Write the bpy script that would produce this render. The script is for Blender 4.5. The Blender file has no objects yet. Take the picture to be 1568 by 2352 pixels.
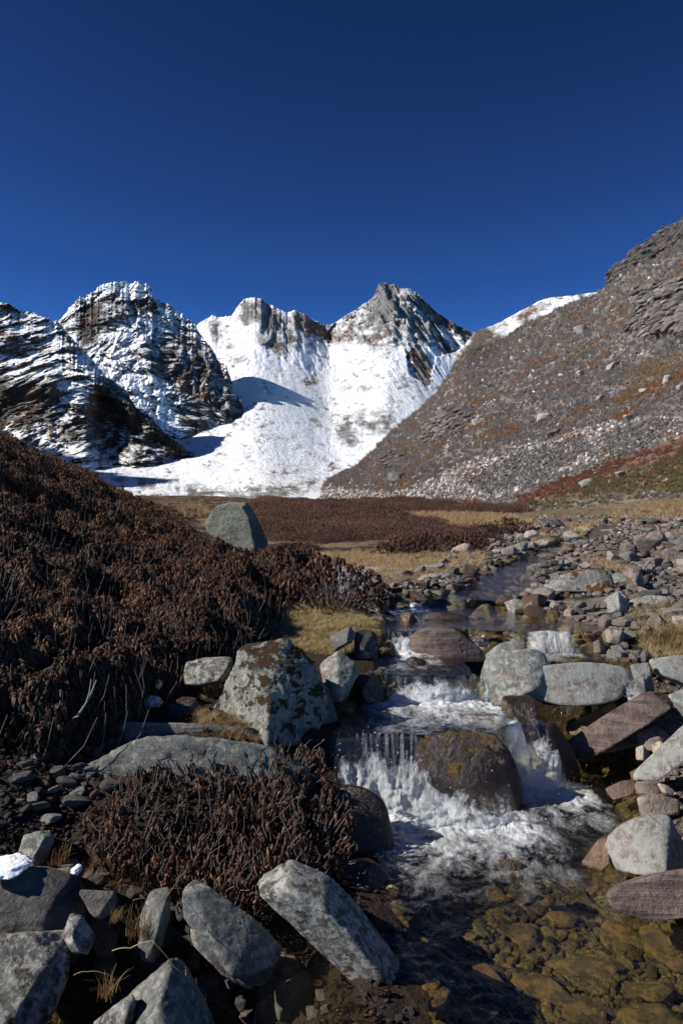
import bpy, math, random
import numpy as np
from mathutils import Vector, Matrix

# ------------------------------------------------------------------ camera, sky, sun, exposure
S = bpy.context.scene
COL = S.collection
R = math.radians
EYE = 1.75                      # camera height above the lowest pool of the stream bed's datum
F = 1904.0                      # focal length in units of a 1568 x 2352 picture
cam_d = bpy.data.cameras.new('camera'); cam = bpy.data.objects.new('camera', cam_d); COL.objects.link(cam)
cam.location = (0, 0, 0); cam.rotation_euler = (R(90), 0, 0)
cam_d.sensor_fit = 'VERTICAL'; cam_d.sensor_height = 24.0; cam_d.lens = 24.0 * F / 2352.0
cam_d.clip_start = 0.05; cam_d.clip_end = 20000
S.camera = cam
SUN = Vector((-0.81, -0.16, 0.55)).normalized()       # towards the sun
sun_el = math.asin(SUN.z)
W = bpy.data.worlds.new('World'); S.world = W; W.use_nodes = True
nt = W.node_tree; nt.nodes.clear()
sky = nt.nodes.new('ShaderNodeTexSky'); sky.sky_type = 'NISHITA'; sky.sun_disc = False
sky.sun_elevation = sun_el; sky.sun_rotation = math.atan2(SUN.x, SUN.y)
sky.altitude = 4200; sky.air_density = 0.8; sky.dust_density = 0.0; sky.ozone_density = 6.0
bg = nt.nodes.new('ShaderNodeBackground'); bg.inputs['Strength'].default_value = 0.05
wo = nt.nodes.new('ShaderNodeOutputWorld')
gm = nt.nodes.new('ShaderNodeGamma'); gm.inputs[1].default_value = 1.9
tn = nt.nodes.new('ShaderNodeMix'); tn.data_type = 'RGBA'; tn.blend_type = 'MULTIPLY'; tn.inputs[0].default_value = 1.0
tn.inputs[7].default_value = (0.64, 0.69, 0.54, 1)
hs = nt.nodes.new('ShaderNodeHueSaturation'); hs.inputs['Saturation'].default_value = 0.97
nt.links.new(sky.outputs[0], hs.inputs['Color']); nt.links.new(hs.outputs[0], gm.inputs[0]); nt.links.new(gm.outputs[0], tn.inputs[6]); nt.links.new(tn.outputs[2], bg.inputs[0]); nt.links.new(bg.outputs[0], wo.inputs[0])
sd = bpy.data.lights.new('sun', 'SUN'); sd.energy = 5.0; sd.angle = R(0.53); sd.color = (1.0, 0.95, 0.88)
sun = bpy.data.objects.new('sun', sd); COL.objects.link(sun)
sun.rotation_euler = SUN.to_track_quat('Z', 'Y').to_euler()
S.view_settings.view_transform = 'Standard'; S.view_settings.look = 'None'
S.view_settings.exposure = 0.5; S.view_settings.gamma = 1.0
S.view_settings.use_curve_mapping = False
S.cycles.max_bounces = 6; S.cycles.diffuse_bounces = 2; S.cycles.glossy_bounces = 3
S.cycles.transparent_max_bounces = 12; S.cycles.transmission_bounces = 4
S.cycles.sample_clamp_indirect = 4.0; S.cycles.use_denoising = True

rng = np.random.default_rng(7)

# ------------------------------------------------------------------ noise
_perm = np.random.default_rng(3).permutation(256)
PERM = np.concatenate([_perm, _perm, _perm]).astype(np.int32)
_g = np.random.default_rng(4).normal(size=(256, 3)); GRAD = (_g / np.linalg.norm(_g, axis=1)[:, None]).astype(np.float32)

def perlin(x, y, z):
    x, y, z = [np.asarray(a, dtype=np.float32) for a in np.broadcast_arrays(x, y, z)]
    xi, yi, zi = np.floor(x), np.floor(y), np.floor(z)
    fx, fy, fz = x - xi, y - yi, z - zi
    xi, yi, zi = [(a.astype(np.int64) & 255) for a in (xi, yi, zi)]
    u, v, w = [a * a * a * (a * (a * 6 - 15) + 10) for a in (fx, fy, fz)]
    out = 0
    for dx in (0, 1):
        wx = u if dx else 1 - u
        for dy in (0, 1):
            wy = v if dy else 1 - v
            for dz in (0, 1):
                wz = w if dz else 1 - w
                h = PERM[PERM[PERM[(xi + dx) & 255] + ((yi + dy) & 255)] + ((zi + dz) & 255)]
                g = GRAD[h]
                out = out + wx * wy * wz * (g[..., 0] * (fx - dx) + g[..., 1] * (fy - dy) + g[..., 2] * (fz - dz))
    return out * 1.5

def fbm(x, y, z, o=5, ridged=False, gain=0.5):
    a, s, t = 1.0, 0.0, 0.0
    for i in range(o):
        n = perlin(x + 17.3 * i, y - 9.1 * i, z + 4.7 * i)
        if ridged: n = 1 - 2 * np.abs(n)
        s = s + a * n; t += a; a *= gain
        x, y, z = x * 2.03, y * 2.03, z * 2.03
    return s / t

def smooth(a, b, x):
    t = np.clip((x - a) / (b - a), 0, 1); return t * t * (3 - 2 * t)

def inpoly(px, py, poly):
    px, py = np.asarray(px, float), np.asarray(py, float)
    c = np.zeros(np.broadcast(px, py).shape, bool); n = len(poly)
    for i in range(n):
        x0, y0 = poly[i]; x1, y1 = poly[(i + 1) % n]
        if y0 == y1: continue
        c ^= ((y0 > py) != (y1 > py)) & (px < (x1 - x0) * (py - y0) / (y1 - y0) + x0)
    return c

def edge_dist(u, v, poly):
    """distance to the outline, negative inside"""
    p = np.array(poly, float); q = np.roll(p, -1, 0); best = np.full(np.shape(u), 1e9)
    for (x0, y0), (x1, y1) in zip(p, q):
        dx, dy = x1 - x0, y1 - y0; t = np.clip(((u - x0) * dx + (v - y0) * dy) / (dx * dx + dy * dy + 1e-9), 0, 1)
        best = np.minimum(best, np.hypot(u - x0 - t * dx, v - y0 - t * dy))
    return np.where(inpoly(u, v, poly), -best, best)

def ip(x, pts):
    xs, ys = zip(*pts); return np.interp(x, xs, ys)

# ------------------------------------------------------------------ mesh helpers
def mesh_np(name, V, Fc, smooth_shade=True, cols=None, mat=None):
    V = np.ascontiguousarray(V, dtype=np.float32); Fc = np.ascontiguousarray(Fc, dtype=np.int32)
    n = Fc.shape[1]
    me = bpy.data.meshes.new(name)
    me.vertices.add(len(V)); me.vertices.foreach_set('co', V.ravel())
    me.loops.add(Fc.size); me.loops.foreach_set('vertex_index', Fc.ravel())
    me.polygons.add(len(Fc)); me.polygons.foreach_set('loop_start', np.arange(0, Fc.size, n, dtype=np.int32))
    if smooth_shade: me.polygons.foreach_set('use_smooth', np.ones(len(Fc), bool))
    me.update(calc_edges=True)
    for k, a in (cols or {}).items():
        a = np.asarray(a, dtype=np.float32)
        if a.ndim == 1:
            at = me.attributes.new(k, 'FLOAT', 'POINT'); at.data.foreach_set('value', a)
        else:
            if a.shape[1] == 3: a = np.concatenate([a, np.ones((len(a), 1), np.float32)], 1)
            at = me.attributes.new(k, 'FLOAT_COLOR', 'POINT'); at.data.foreach_set('color', a.ravel())
    if mat: me.materials.append(mat)
    return me

def link(name, me, loc=(0, 0, 0), parent=None, **props):
    o = bpy.data.objects.new(name, me); COL.objects.link(o); o.location = loc
    if parent: o.parent = parent
    for k, v in props.items(): o[k] = v
    return o

def thing(name, label, cat, loc=(0, 0, 0), group=None, me=None):
    o = bpy.data.objects.new(name, me); COL.objects.link(o); o.location = loc
    o['label'] = label; o['category'] = cat
    if group: o['group'] = group
    return o

def grid_faces(nu, nv):
    i = np.arange(nv - 1)[:, None] * nu + np.arange(nu - 1)[None]
    i = i.ravel()
    return np.stack([i, i + 1, i + nu + 1, i + nu], 1)

# ------------------------------------------------------------------ node helpers
class NT:
    def __init__(s, name):
        s.m = bpy.data.materials.new(name); s.m.use_nodes = True
        s.t = s.m.node_tree; s.t.nodes.clear()
        s.out = s.t.nodes.new('ShaderNodeOutputMaterial')
    def n(s, typ, ins=None, **kw):
        x = s.t.nodes.new('ShaderNode' + typ)
        for k, v in kw.items(): setattr(x, k, v)
        for k, v in (ins or {}).items():
            if isinstance(v, bpy.types.NodeSocket): s.t.links.new(v, x.inputs[k])
            else: x.inputs[k].default_value = v
        return x
    def link(s, a, b): s.t.links.new(a, b)
    def coord(s, kind='Object', scale=(1, 1, 1), rot=(0, 0, 0), offs=None):
        c = s.n('TexCoord').outputs[kind]
        if offs is not None: c = s.n('VectorMath', {0: c, 1: offs}, operation='ADD').outputs[0]
        return s.n('Mapping', {'Vector': c, 'Scale': scale, 'Rotation': rot}).outputs[0]
    def noise(s, vec, scale, detail=5, rough=0.55, dist=0.0):
        return s.n('TexNoise', {'Vector': vec, 'Scale': scale, 'Detail': detail, 'Roughness': rough, 'Distortion': dist}).outputs[0]
    def ramp(s, fac, stops, interp='LINEAR'):
        r = s.n('ValToRGB', {'Fac': fac}); e = r.color_ramp; e.interpolation = interp
        while len(e.elements) < len(stops): e.elements.new(0.5)
        for el, (p, c) in zip(e.elements, stops):
            el.position = p; el.color = (c, c, c, 1) if isinstance(c, (int, float)) else (*c[:3], 1)
        return r.outputs[0]
    def mix(s, f, a, b, blend='MIX'):
        x = s.n('Mix', data_type='RGBA', blend_type=blend)
        for k, v in ((0, f), (6, a), (7, b)):
            if isinstance(v, bpy.types.NodeSocket): s.t.links.new(v, x.inputs[k])
            else: x.inputs[k].default_value = v if isinstance(v, (int, float)) else (*v[:3], 1)
        return x.outputs[2]
    def math(s, op, a, b=0.0, clamp=False):
        x = s.n('Math', {0: a, 1: b}, operation=op, use_clamp=clamp); return x.outputs[0]
    def attr(s, name, typ='GEOMETRY', out='Color'):
        return s.n('Attribute', attribute_name=name, attribute_type=typ).outputs[out]
    def bump(s, h, strength, dist, normal=None):
        d = {'Height': h, 'Strength': strength, 'Distance': dist}
        if normal is not None: d['Normal'] = normal
        return s.n('Bump', d).outputs[0]
    def bsdf(s, col, rough=0.8, spec=0.3, normal=None, **kw):
        d = {'Base Color': col if isinstance(col, bpy.types.NodeSocket) else (*col[:3], 1), 'Roughness': rough, 'Specular IOR Level': spec}
        if normal is not None: d['Normal'] = normal
        b = s.n('BsdfPrincipled', d)
        for k, v in kw.items():
            k = k.replace('_', ' ')
            if isinstance(v, bpy.types.NodeSocket): s.link(v, b.inputs[k])
            else: b.inputs[k].default_value = v
        return b.outputs[0]
    def schlick(s, normal):
        inc = s.n('NewGeometry').outputs['Incoming']
        d = s.n('VectorMath', {0: inc, 1: normal}, operation='DOT_PRODUCT').outputs['Value']
        k = s.math('SUBTRACT', 1.0, s.math('ABSOLUTE', d), True)
        return s.math('ADD', .02, s.math('MULTIPLY', .98, s.math('POWER', k, 5.0)))
    def done(s, shader, disp=None):
        s.link(shader, s.out.inputs[0]); return s.m

# ------------------------------------------------------------------ picture geometry: a direction and a distance give a real place
def P(u, v, d):
    """place seen at (u, v) of the 1568 x 2352 picture, d metres away along the view axis"""
    return np.array([(u - 784.0) / F * d, d, (1176.0 - v) / F * d])
# ------------------------------------------------------------------ near ground: heights surveyed at control points (bearing u, distance d, height z)
CP = [(-2200,1.0,-1.2),(-600,1.0,-1.5),(400,1.0,-1.75),(784,1.0,-1.75),(1568,1.0,-1.6),(3200,1.0,-1.2),
 (-900,2.0,-1.25),(0,2.1,-1.9),(600,2.1,-1.9),(1568,2.2,-1.6),(2300,2.2,-1.2),
 (-600,2.8,-1.0),(0,2.7,-1.80),(300,2.7,-1.86),(500,2.7,-1.86),(750,2.75,-1.75),(1568,2.8,-1.55),(2200,2.8,-1.1),
 (-600,3.3,-.75),(0,3.2,-1.22),(300,3.1,-1.35),(450,3.15,-1.35),(700,3.3,-1.4),(1568,3.3,-1.5),(2000,3.3,-1.15),
 (-400,4,-.68),(0,3.9,-1.0),(300,3.9,-1.12),(600,4.0,-1.1),(720,4.0,-1.25),(1568,4,-1.44),(1750,4,-1.3),(2000,4,-1.05),
 (-400,5,-.42),(0,5,-.85),(300,5,-1.02),(600,5,-1.0),(800,5,-.98),(1568,5.1,-1.32),(1800,5,-1.0),
 (0,6,-.68),(300,6,-.95),(450,6,-.93),(600,6,-.88),(800,6,-.84),(1450,6,-.86),(1600,6,-.80),(1900,6,-.7),
 (-300,8,-.05),(0,8,-.42),(300,8,-.80),(600,8,-.80),(850,8,-.74),(1100,8,-.68),(1500,8,-.66),(1800,8,-.55),
 (-300,10,.5),(0,10,.05),(300,10,-.66),(600,10,-.76),(900,10,-.62),(1300,10,-.56),(1600,10,-.5),
 (-300,13,1.5),(0,13,.78),(170,13,.15),(330,13,-.40),(600,13,-.70),(784,13,-.62),(900,13,-.6),(1300,13,-.52),(1600,13,-.45),
 (-300,20,2.2),(0,20,1.4),(170,20,.72),(330,20,-.1),(450,20,-.42),(600,20,-.50),(784,20,-.55),(1300,20,-.46),(1600,20,-.42),
 (-200,32,3.0),(0,30,2.0),(170,30,.9),(330,25,.08),(410,32,.10),(500,35,-.1),(600,35,-.30),(784,35,-.42),(1300,30,-.30),(1568,26,-.35),(1900,26,.4),
 (0,60,2.2),(330,60,.8),(500,60,.3),(700,60,-.1),(784,60,.0),(1100,60,-.05),(1300,45,-.1),(1300,60,0.1),(1568,42,.4),(1568,55,1.5),(1900,50,4),
 (0,110,3.0),(400,110,1.9),(600,110,1.4),(784,110,.9),(1000,110,.9),(1300,80,.5),(1568,90,6),(1900,80,12),
 (0,220,6),(400,220,3.2),(600,220,2.9),(784,220,2.7),(1000,200,3),(1568,200,20),
 (0,400,12),(400,400,6),(784,400,6),(1000,400,8),(1568,400,40)]
CP = np.array(CP, float)
def _q(u, d): return np.stack([np.asarray(u, float) / 420.0, np.log(np.asarray(d, float)) * 2.1], -1)
_A = _q(CP[:, 0], CP[:, 1]); _y = CP[:, 2] / CP[:, 1]
def _phi(r2): return np.where(r2 > 1e-12, 0.5 * r2 * np.log(np.maximum(r2, 1e-12)), 0.0)
_K = _phi(((_A[:, None] - _A[None]) ** 2).sum(-1)) + np.eye(len(CP)) * 0.01
_Pm = np.concatenate([np.ones((len(CP), 1)), _A], 1)
_M = np.block([[_K, _Pm], [_Pm.T, np.zeros((3, 3))]])
_w = np.linalg.solve(_M, np.concatenate([_y, np.zeros(3)]))
def base_z(X, Y):
    X, Y = np.broadcast_arrays(np.asarray(X, float), np.asarray(Y, float)); sh = X.shape
    X, Y = X.ravel(), np.maximum(Y.ravel(), 0.4)
    u = np.clip(X / Y * F + 784, -2500, 4000); q = _q(u, Y); out = np.empty(len(X))
    for i in range(0, len(X), 40000):
        s = slice(i, i + 40000); r2 = ((q[s, None] - _A[None]) ** 2).sum(-1)
        out[s] = _phi(r2) @ _w[:len(CP)] + _w[-3] + q[s] @ _w[-2:]
    return (out * Y).reshape(sh)

# the stream: left and right edge, water level
XL = [(0,.10),(1.5,.20),(2.35,.24),(3.35,.17),(3.8,.05),(4.1,-.04),(4.9,.02),(5.1,.20),(5.6,.26),(6.5,.30),(7.0,.34),(7.3,.62),(8,1.15),(9.2,1.62),(11,2.35),(12.5,2.95),(15,4.0),(17,4.9),(22,6.6),(28,9.0)]
XR = [(0,2.6),(2.35,1.75),(3.0,1.45),(3.6,1.38),(4.1,1.52),(4.8,1.75),(5.2,1.8),(5.35,1.55),(5.5,1.85),(6.1,2.0),(6.6,1.55),(7.2,1.5),(8,1.95),(9.2,2.2),(11,2.85),(12.5,3.4),(15,4.6),(17,5.5),(22,7.3),(28,9.5)]
WL = [(0,-1.45),(4.02,-1.45),(4.13,-1.12),(4.88,-1.12),(4.97,-.985),(5.76,-.975),(5.86,-.845),(7.05,-.83),(7.2,-.765),(8,-.72),(9.2,-.62),(12.5,-.57),(15,-.53),(17,-.475),(22,-.42),(28,-.35),(60,-.2)]
def lip_wobble(X): return 0.07 * perlin(X * 4, 0 * X, 3.3) + 0.12 * perlin(X * 1.5, 0 * X, 8.3)
def wlevel(X, Y):
    wob = lip_wobble(X) * np.where(Y > 5.4, 2.0, 1.0)
    a = ip(Y + wob, WL)
    # right lobe of the lowest pool reaches back behind the first fall, fed by a side fall at X = 1
    low = -1.45 + 0.0 * X
    t = smooth(-.05, .07, X - ip(Y, [(3.9, .80), (4.28, .84), (4.42, .98), (4.72, .99), (4.95, .86), (5.42, .84)]) + 0.03 * perlin(X * 5, Y * 5, 1.0)) * (Y < 5.42)
    return np.where(Y < 5.42, a * (1 - t) + np.minimum(low, a) * t, a)
def chan(X, Y):
    """signed distance into the channel (positive inside)"""
    w = 0.06 * perlin(X * 2.3, Y * 2.3, 5.0) + 0.03 * perlin(X * 6, Y * 6, 2.0)
    return np.minimum(X - ip(Y, XL), ip(Y, XR) - X) + w
def ground_z(X, Y):
    X = np.asarray(X, float); Y = np.asarray(Y, float)
    b = base_z(X, Y); c = chan(X, Y); wl = wlevel(X, Y)
    s = np.clip(Y, 1, 40)
    b = b + (0.035 * fbm(X * 1.3, Y * 1.3, 0.5, 4) + 0.012 * fbm(X * 7, Y * 7, 9.5, 3)) * np.clip(s / 6, .7, 6)
    b = b + 1.1 * smooth(50, 110, Y) * fbm(X / 22, Y / 60, 6.5, 4)
    bed = wl - 0.05 - 0.17 * smooth(0, .35, c) + 0.05 * fbm(X * 3.5, Y * 3.5, 2.2, 4)
    t = smooth(-0.02, 0.10, c) * (Y < 30)
    b2 = np.where(Y < 30, np.maximum(b, wl + 0.03 * smooth(0, -.2, c)), b)
    near = smooth(-0.6, -0.1, c) * (Y < 30)
    bank = b * (1 - near) + b2 * near
    return bank * (1 - t) + bed * t

# lookup table for fast height queries
_gu = np.linspace(-2300, 3900, 640); _gd = np.exp(np.linspace(math.log(0.8), math.log(420), 620))
_U, _D = np.meshgrid(_gu, _gd); _X = (_U - 784) / F * _D
_Z = ground_z(_X, _D)
def gz(X, Y): return ground_z(X, Y)
def pix_ground(u, v):
    """where the sight line through (u, v) first meets the ground"""
    u = np.atleast_1d(np.asarray(u, float)); v = np.atleast_1d(np.asarray(v, float))
    iu = (u - _gu[0]) / (_gu[1] - _gu[0]); i0 = np.clip(iu.astype(int), 0, len(_gu) - 2); f = iu - i0
    col = _Z[:, i0] * (1 - f) + _Z[:, i0 + 1] * f                      # (nd, n)
    ray = (1176 - v)[None] / F * _gd[:, None]
    below = ray < col
    k = np.argmax(below, 0); ok = below.any(0) & (k > 0)
    k = np.maximum(k, 1); ar = np.arange(len(u))
    a = (ray - col)[k - 1, ar]; b = (ray - col)[k, ar]; t = np.clip(a / (a - b + 1e-12), 0, 1)
    d = _gd[k - 1] * (1 - t) + _gd[k] * t
    return np.stack([(u - 784) / F * d, d, (1176 - v) / F * d], 1), ok

# ---- ground material: colours by kind of ground (attribute), grain by noise
G_HEATH = [(-900,800),(330,1120),(470,1170),(600,1235),(760,1290),(720,1350),(610,1390),(590,1480),(500,1540),(300,1720),(-900,1800)]
def build_ground():
    # main sheet in polar layout, denser near by
    nu, nd = 660, 700
    gu = np.concatenate([np.linspace(-2300, -120, 110)[:-1], np.linspace(-120, 1700, 441), np.linspace(1700, 3900, 111)[1:]])
    gd = np.exp(np.linspace(math.log(0.8), math.log(420), nd)); nu = len(gu)
    U, D = np.meshgrid(gu, gd); X = (U - 784) / F * D; Y = D
    Z = ground_z(X, Y)
    # a skirt that passes under and behind the camera
    V = np.stack([X, Y, Z], -1).reshape(-1, 3)
    back = np.stack([X[0] * 1.6, np.full(nu, -6.0), np.full(nu, -1.55) + 0.1 * np.abs(X[0])], -1)
    V = np.concatenate([V, back]); Fc = grid_faces(nu, nd)
    bi = np.arange(nu - 1); base = nu * nd
    Fc = np.concatenate([Fc, np.stack([base + bi, base + bi + 1, bi + 1, bi], 1)])
    Xa, Ya = V[:, 0], V[:, 1]
    c = chan(Xa, Ya); u = Xa / np.maximum(Ya, .4) * F + 784; v = 1176 - V[:, 2] / np.maximum(Ya, .4) * F
    col = np.tile(np.array([.022, .015, .010]), (len(V), 1))                        # dark humus
    n = fbm(Xa * .9, Ya * .9, 3.3, 4)
    def put(mask, rgb):
        m = np.clip(mask, 0, 1)[:, None]; col[:] = col * (1 - m) + np.array(rgb) * m
    far = smooth(9, 14, Ya)
    put(far * .9, (.045, .024, .018))
    straw = (.17, .13, .075)
    put(far * smooth(0.02, .16, n + .1 * (u > 880)) * .8, straw)
    for poly in ([(700,1272),(1120,1262),(1110,1305),(900,1338),(750,1310)], [(570,1365),(720,1362),(870,1430),(850,1490),(740,1500),(600,1455)],
                 [(1430,1400),(1800,1370),(1800,1540),(1500,1525)], [(900,1172),(1110,1178),(1230,1200),(1000,1212)]):
        put(inpoly(u + 12 * n, v + 6 * n, poly) * .9, straw)
    gravel = (.15, .125, .105)
    for poly in ([(1100,1215),(1250,1190),(1900,1180),(1900,1420),(1440,1430),(1440,1500),(1290,1500),(850,1420),(850,1320),(1080,1290)],):
        put(inpoly(u + 25 * n, v + 8 * n, poly) * .9 * smooth(-.25, .1, fbm(Xa * 2, Ya * 2, 7., 3)), gravel)
    put(inpoly(u, v, [(1380,1500),(1900,1480),(1900,2200),(1500,2200)]) * .8, (.11, .085, .06))
    put((Ya > 30) * (u > 1100) * inpoly(u, v, [(1100,1000),(2400,1000),(2400,1195),(1100,1185)]) * .8, (.13, .10, .06))
    put(smooth(-.03, .06, c) * (Ya < 30), (.13, .095, .042)); put(smooth(.02, .1, c) * (Ya < 30) * smooth(-.1, .15, fbm(Xa * 3, Ya * 3, 6., 4)) * .7, (.10, .10, .035))                      # amber stream bed
    near_ = (Ya > 3.5) & (Ya < 8) & (c > -.05); stp = np.zeros(len(V)); e_ = .03
    stp[near_] = np.hypot(wlevel(Xa[near_] + e_, Ya[near_]) - wlevel(Xa[near_] - e_, Ya[near_]), wlevel(Xa[near_], Ya[near_] + e_) - wlevel(Xa[near_], Ya[near_] - e_)) / (2 * e_)
    put(smooth(.15, .6, stp), (.035, .024, .016))            # bare wet rock under the falls
    snowf = smooth(150, 190, Ya + 25 * n) * (u < 760); put(snowf, (.80, .82, .85))
    m = NT('ground_soil')
    cc = m.attr('ground_colour'); oc = m.coord('Object')
    n1 = m.noise(oc, 5.0, 8, .65); n2 = m.noise(oc, 38.0, 4, .6)
    c1 = m.mix(m.ramp(n1, [(.3, 0.0), (.7, 1.0)]), m.mix(1.0, cc, (.45, .42, .40), 'MULTIPLY'), m.mix(1.0, cc, (1.5, 1.45, 1.35), 'MULTIPLY'))
    c2 = m.mix(m.ramp(n2, [(.35, 0.0), (.75, .6)]), c1, m.mix(1.0, cc, (1.7, 1.8, 1.9), 'MULTIPLY'))
    b = m.bump(m.math('ADD', n1, m.math('MULTIPLY', n2, .4)), .9, .05)
    mat = m.done(m.bsdf(c2, .9, .2, b))
    return link('ground', mesh_np('ground', V, Fc, True, {'ground_colour': col}, mat), kind='structure')
build_ground()
# ------------------------------------------------------------------ mountains: each a mesh from its foot to its crest and over to the far side
def snow_rock_mat(name, rock_a, rock_b, scale, veg=None, rot=(0, .5, 0), snow=(.90, .92, .95)):
    m = NT(name); oc = m.coord('Object')
    rk = m.attr('rocky', out='Fac')
    N = m.n('NewGeometry').outputs['Normal']
    # relief finer than the mesh
    oc2 = m.coord('Object', (1, .38, .5), rot); n0 = m.noise(oc2, scale * 2.6, 9, .66, .6); n1 = m.noise(oc2, scale * 9.0, 9, .72, .5)
    b = m.bump(m.math('ADD', n0, m.math('MULTIPLY', n1, .5)), m.math('ADD', .25, m.math('MULTIPLY', rk, .9), True), 1.2 / scale * .12)
    nz = m.n('SeparateXYZ', {0: b}).outputs[2]
    s = m.math('ADD', m.math('MULTIPLY', nz, .9), m.math('MULTIPLY', m.math('SUBTRACT', n1, .5), 1.5))
    s = m.math('SUBTRACT', s, rk)
    mask = m.ramp(m.math('ADD', s, .5), [(.45, 0.0), (.53, 1.0)])
    n2 = m.noise(oc, scale * 14, 6, .7); n3 = m.noise(oc, scale * 1.3, 3, .5)
    rock = m.mix(m.ramp(n2, [(.3, 0.0), (.7, 1.0)]), rock_a, rock_b)
    rock = m.mix(m.ramp(n3, [(.5, 0.0), (.62, .6)]), rock, (.17, .085, .045))
    if veg:
        vg = m.mix(m.ramp(m.noise(oc, scale * 30, 4, .7), [(.3, 0.0), (.7, 1.0)]), (.022, .013, .008), veg)
        rock = m.mix(m.attr('veg', out='Fac'), rock, vg)
    col = m.mix(mask, rock, snow)
    return m.done(m.bsdf(col, m.math('SUBTRACT', .95, m.math('MULTIPLY', mask, .35)), .25, b))

def range_mesh(name, us, foot, crest, nv, mat, relief, rocky, prof=1.0, jag=0.0, veg=None, back=1.25, kind_rows=0.5):
    """us: bearings; foot/crest: [(u, v, d)]; relief(X,Y,Z)-> share by which the distance is changed; rocky(u,v,n)-> 0..1"""
    nu = len(us)
    fv, fd = ip(us, [(a, b) for a, b, c in foot]), ip(us, [(a, c) for a, b, c in foot])
    cv, cd = ip(us, [(a, b) for a, b, c in crest]), ip(us, [(a, c) for a, b, c in crest])
    t = np.linspace(0, 1, nv)[:, None]
    Dm = np.mean(cd)
    if jag:
        j = jag * (1.2 * fbm(us / 26.0, 0 * us, 5.0 + len(name), 3, True, .6) + .8 * fbm(us / 8.0, 0 * us, 9.0 + len(name), 4, True, .65)); cv = cv - j * 1.0
    cv = np.minimum(cv, fv - 2)
    v = fv + (cv - fv) * t
    e = (1176 - v) / F
    # distance grows with height along the slope; the body follows a smoothed crest so that the notches of the skyline stay at the top
    k = np.exp(-np.linspace(-2.5, 2.5, 61) ** 2); k /= k.sum(); sm1 = lambda a, n=61: np.convolve(np.pad(a, 30, 'edge'), k, 'valid')
    cs = sm1(sm1(np.minimum(cv, fv - 2))); fd = sm1(fd); cd = sm1(sm1(cd))
    ts = np.clip((fv - v) / np.maximum(fv - cs, 4), 0, 1.35); t2 = ts * (1 - smooth(.6, 1, t)) + t * smooth(.6, 1, t) if name != 'snowy_shoulder' else t + 0 * v
    w = np.clip(t2, 0, 1.3) ** abs(prof)
    d = 1.0 / ((1 - w) / fd + w / cd) if prof > 0 else fd * (cd / fd) ** w
    X = (us[None] - 784) / F * d; Z = e * d; Y = d + 0 * X
    r = relief(X, Y, Z, us[None] + 0 * t, v)
    r = r * smooth(0, .06, t)
    d2 = d * (1 + r)
    X = (us[None] - 784) / F * d2; Z = e * d2; Y = d2 + 0 * X
    rows = [np.stack([X, Y, Z], -1)]
    top = rows[0][-1]
    for k in (1, 2, 3):                                     # the far side falls away again
        q = top.copy(); f = 1 + (back - 1) * k / 3; q[:, 0] *= f; q[:, 1] *= f
        q[:, 2] = (e[0] + (top[:, 2] / top[:, 1] - e[0]) * (1 - .33 * k)) * q[:, 1]; rows.append(q[None])
    V = np.concatenate(rows).reshape(-1, 3); nvv = nv + 3
    vv = np.concatenate([v, np.repeat(v[-1:], 3, 0)]).ravel(); uu = np.tile(us, nvv)
    n = fbm(uu / 60, vv / 60, 1.5, 4)
    A = {'rocky': rocky(uu, vv, n)}
    if veg is not None: A['veg'] = veg(uu, vv, n)
    return link(name, mesh_np(name, V, grid_faces(nu, nvv), True, A, mat), kind='structure')

GREYROCK = ((.035, .033, .032), (.14, .13, .125))
PEAKROCK = ((.10, .095, .09), (.26, .25, .24))

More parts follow.
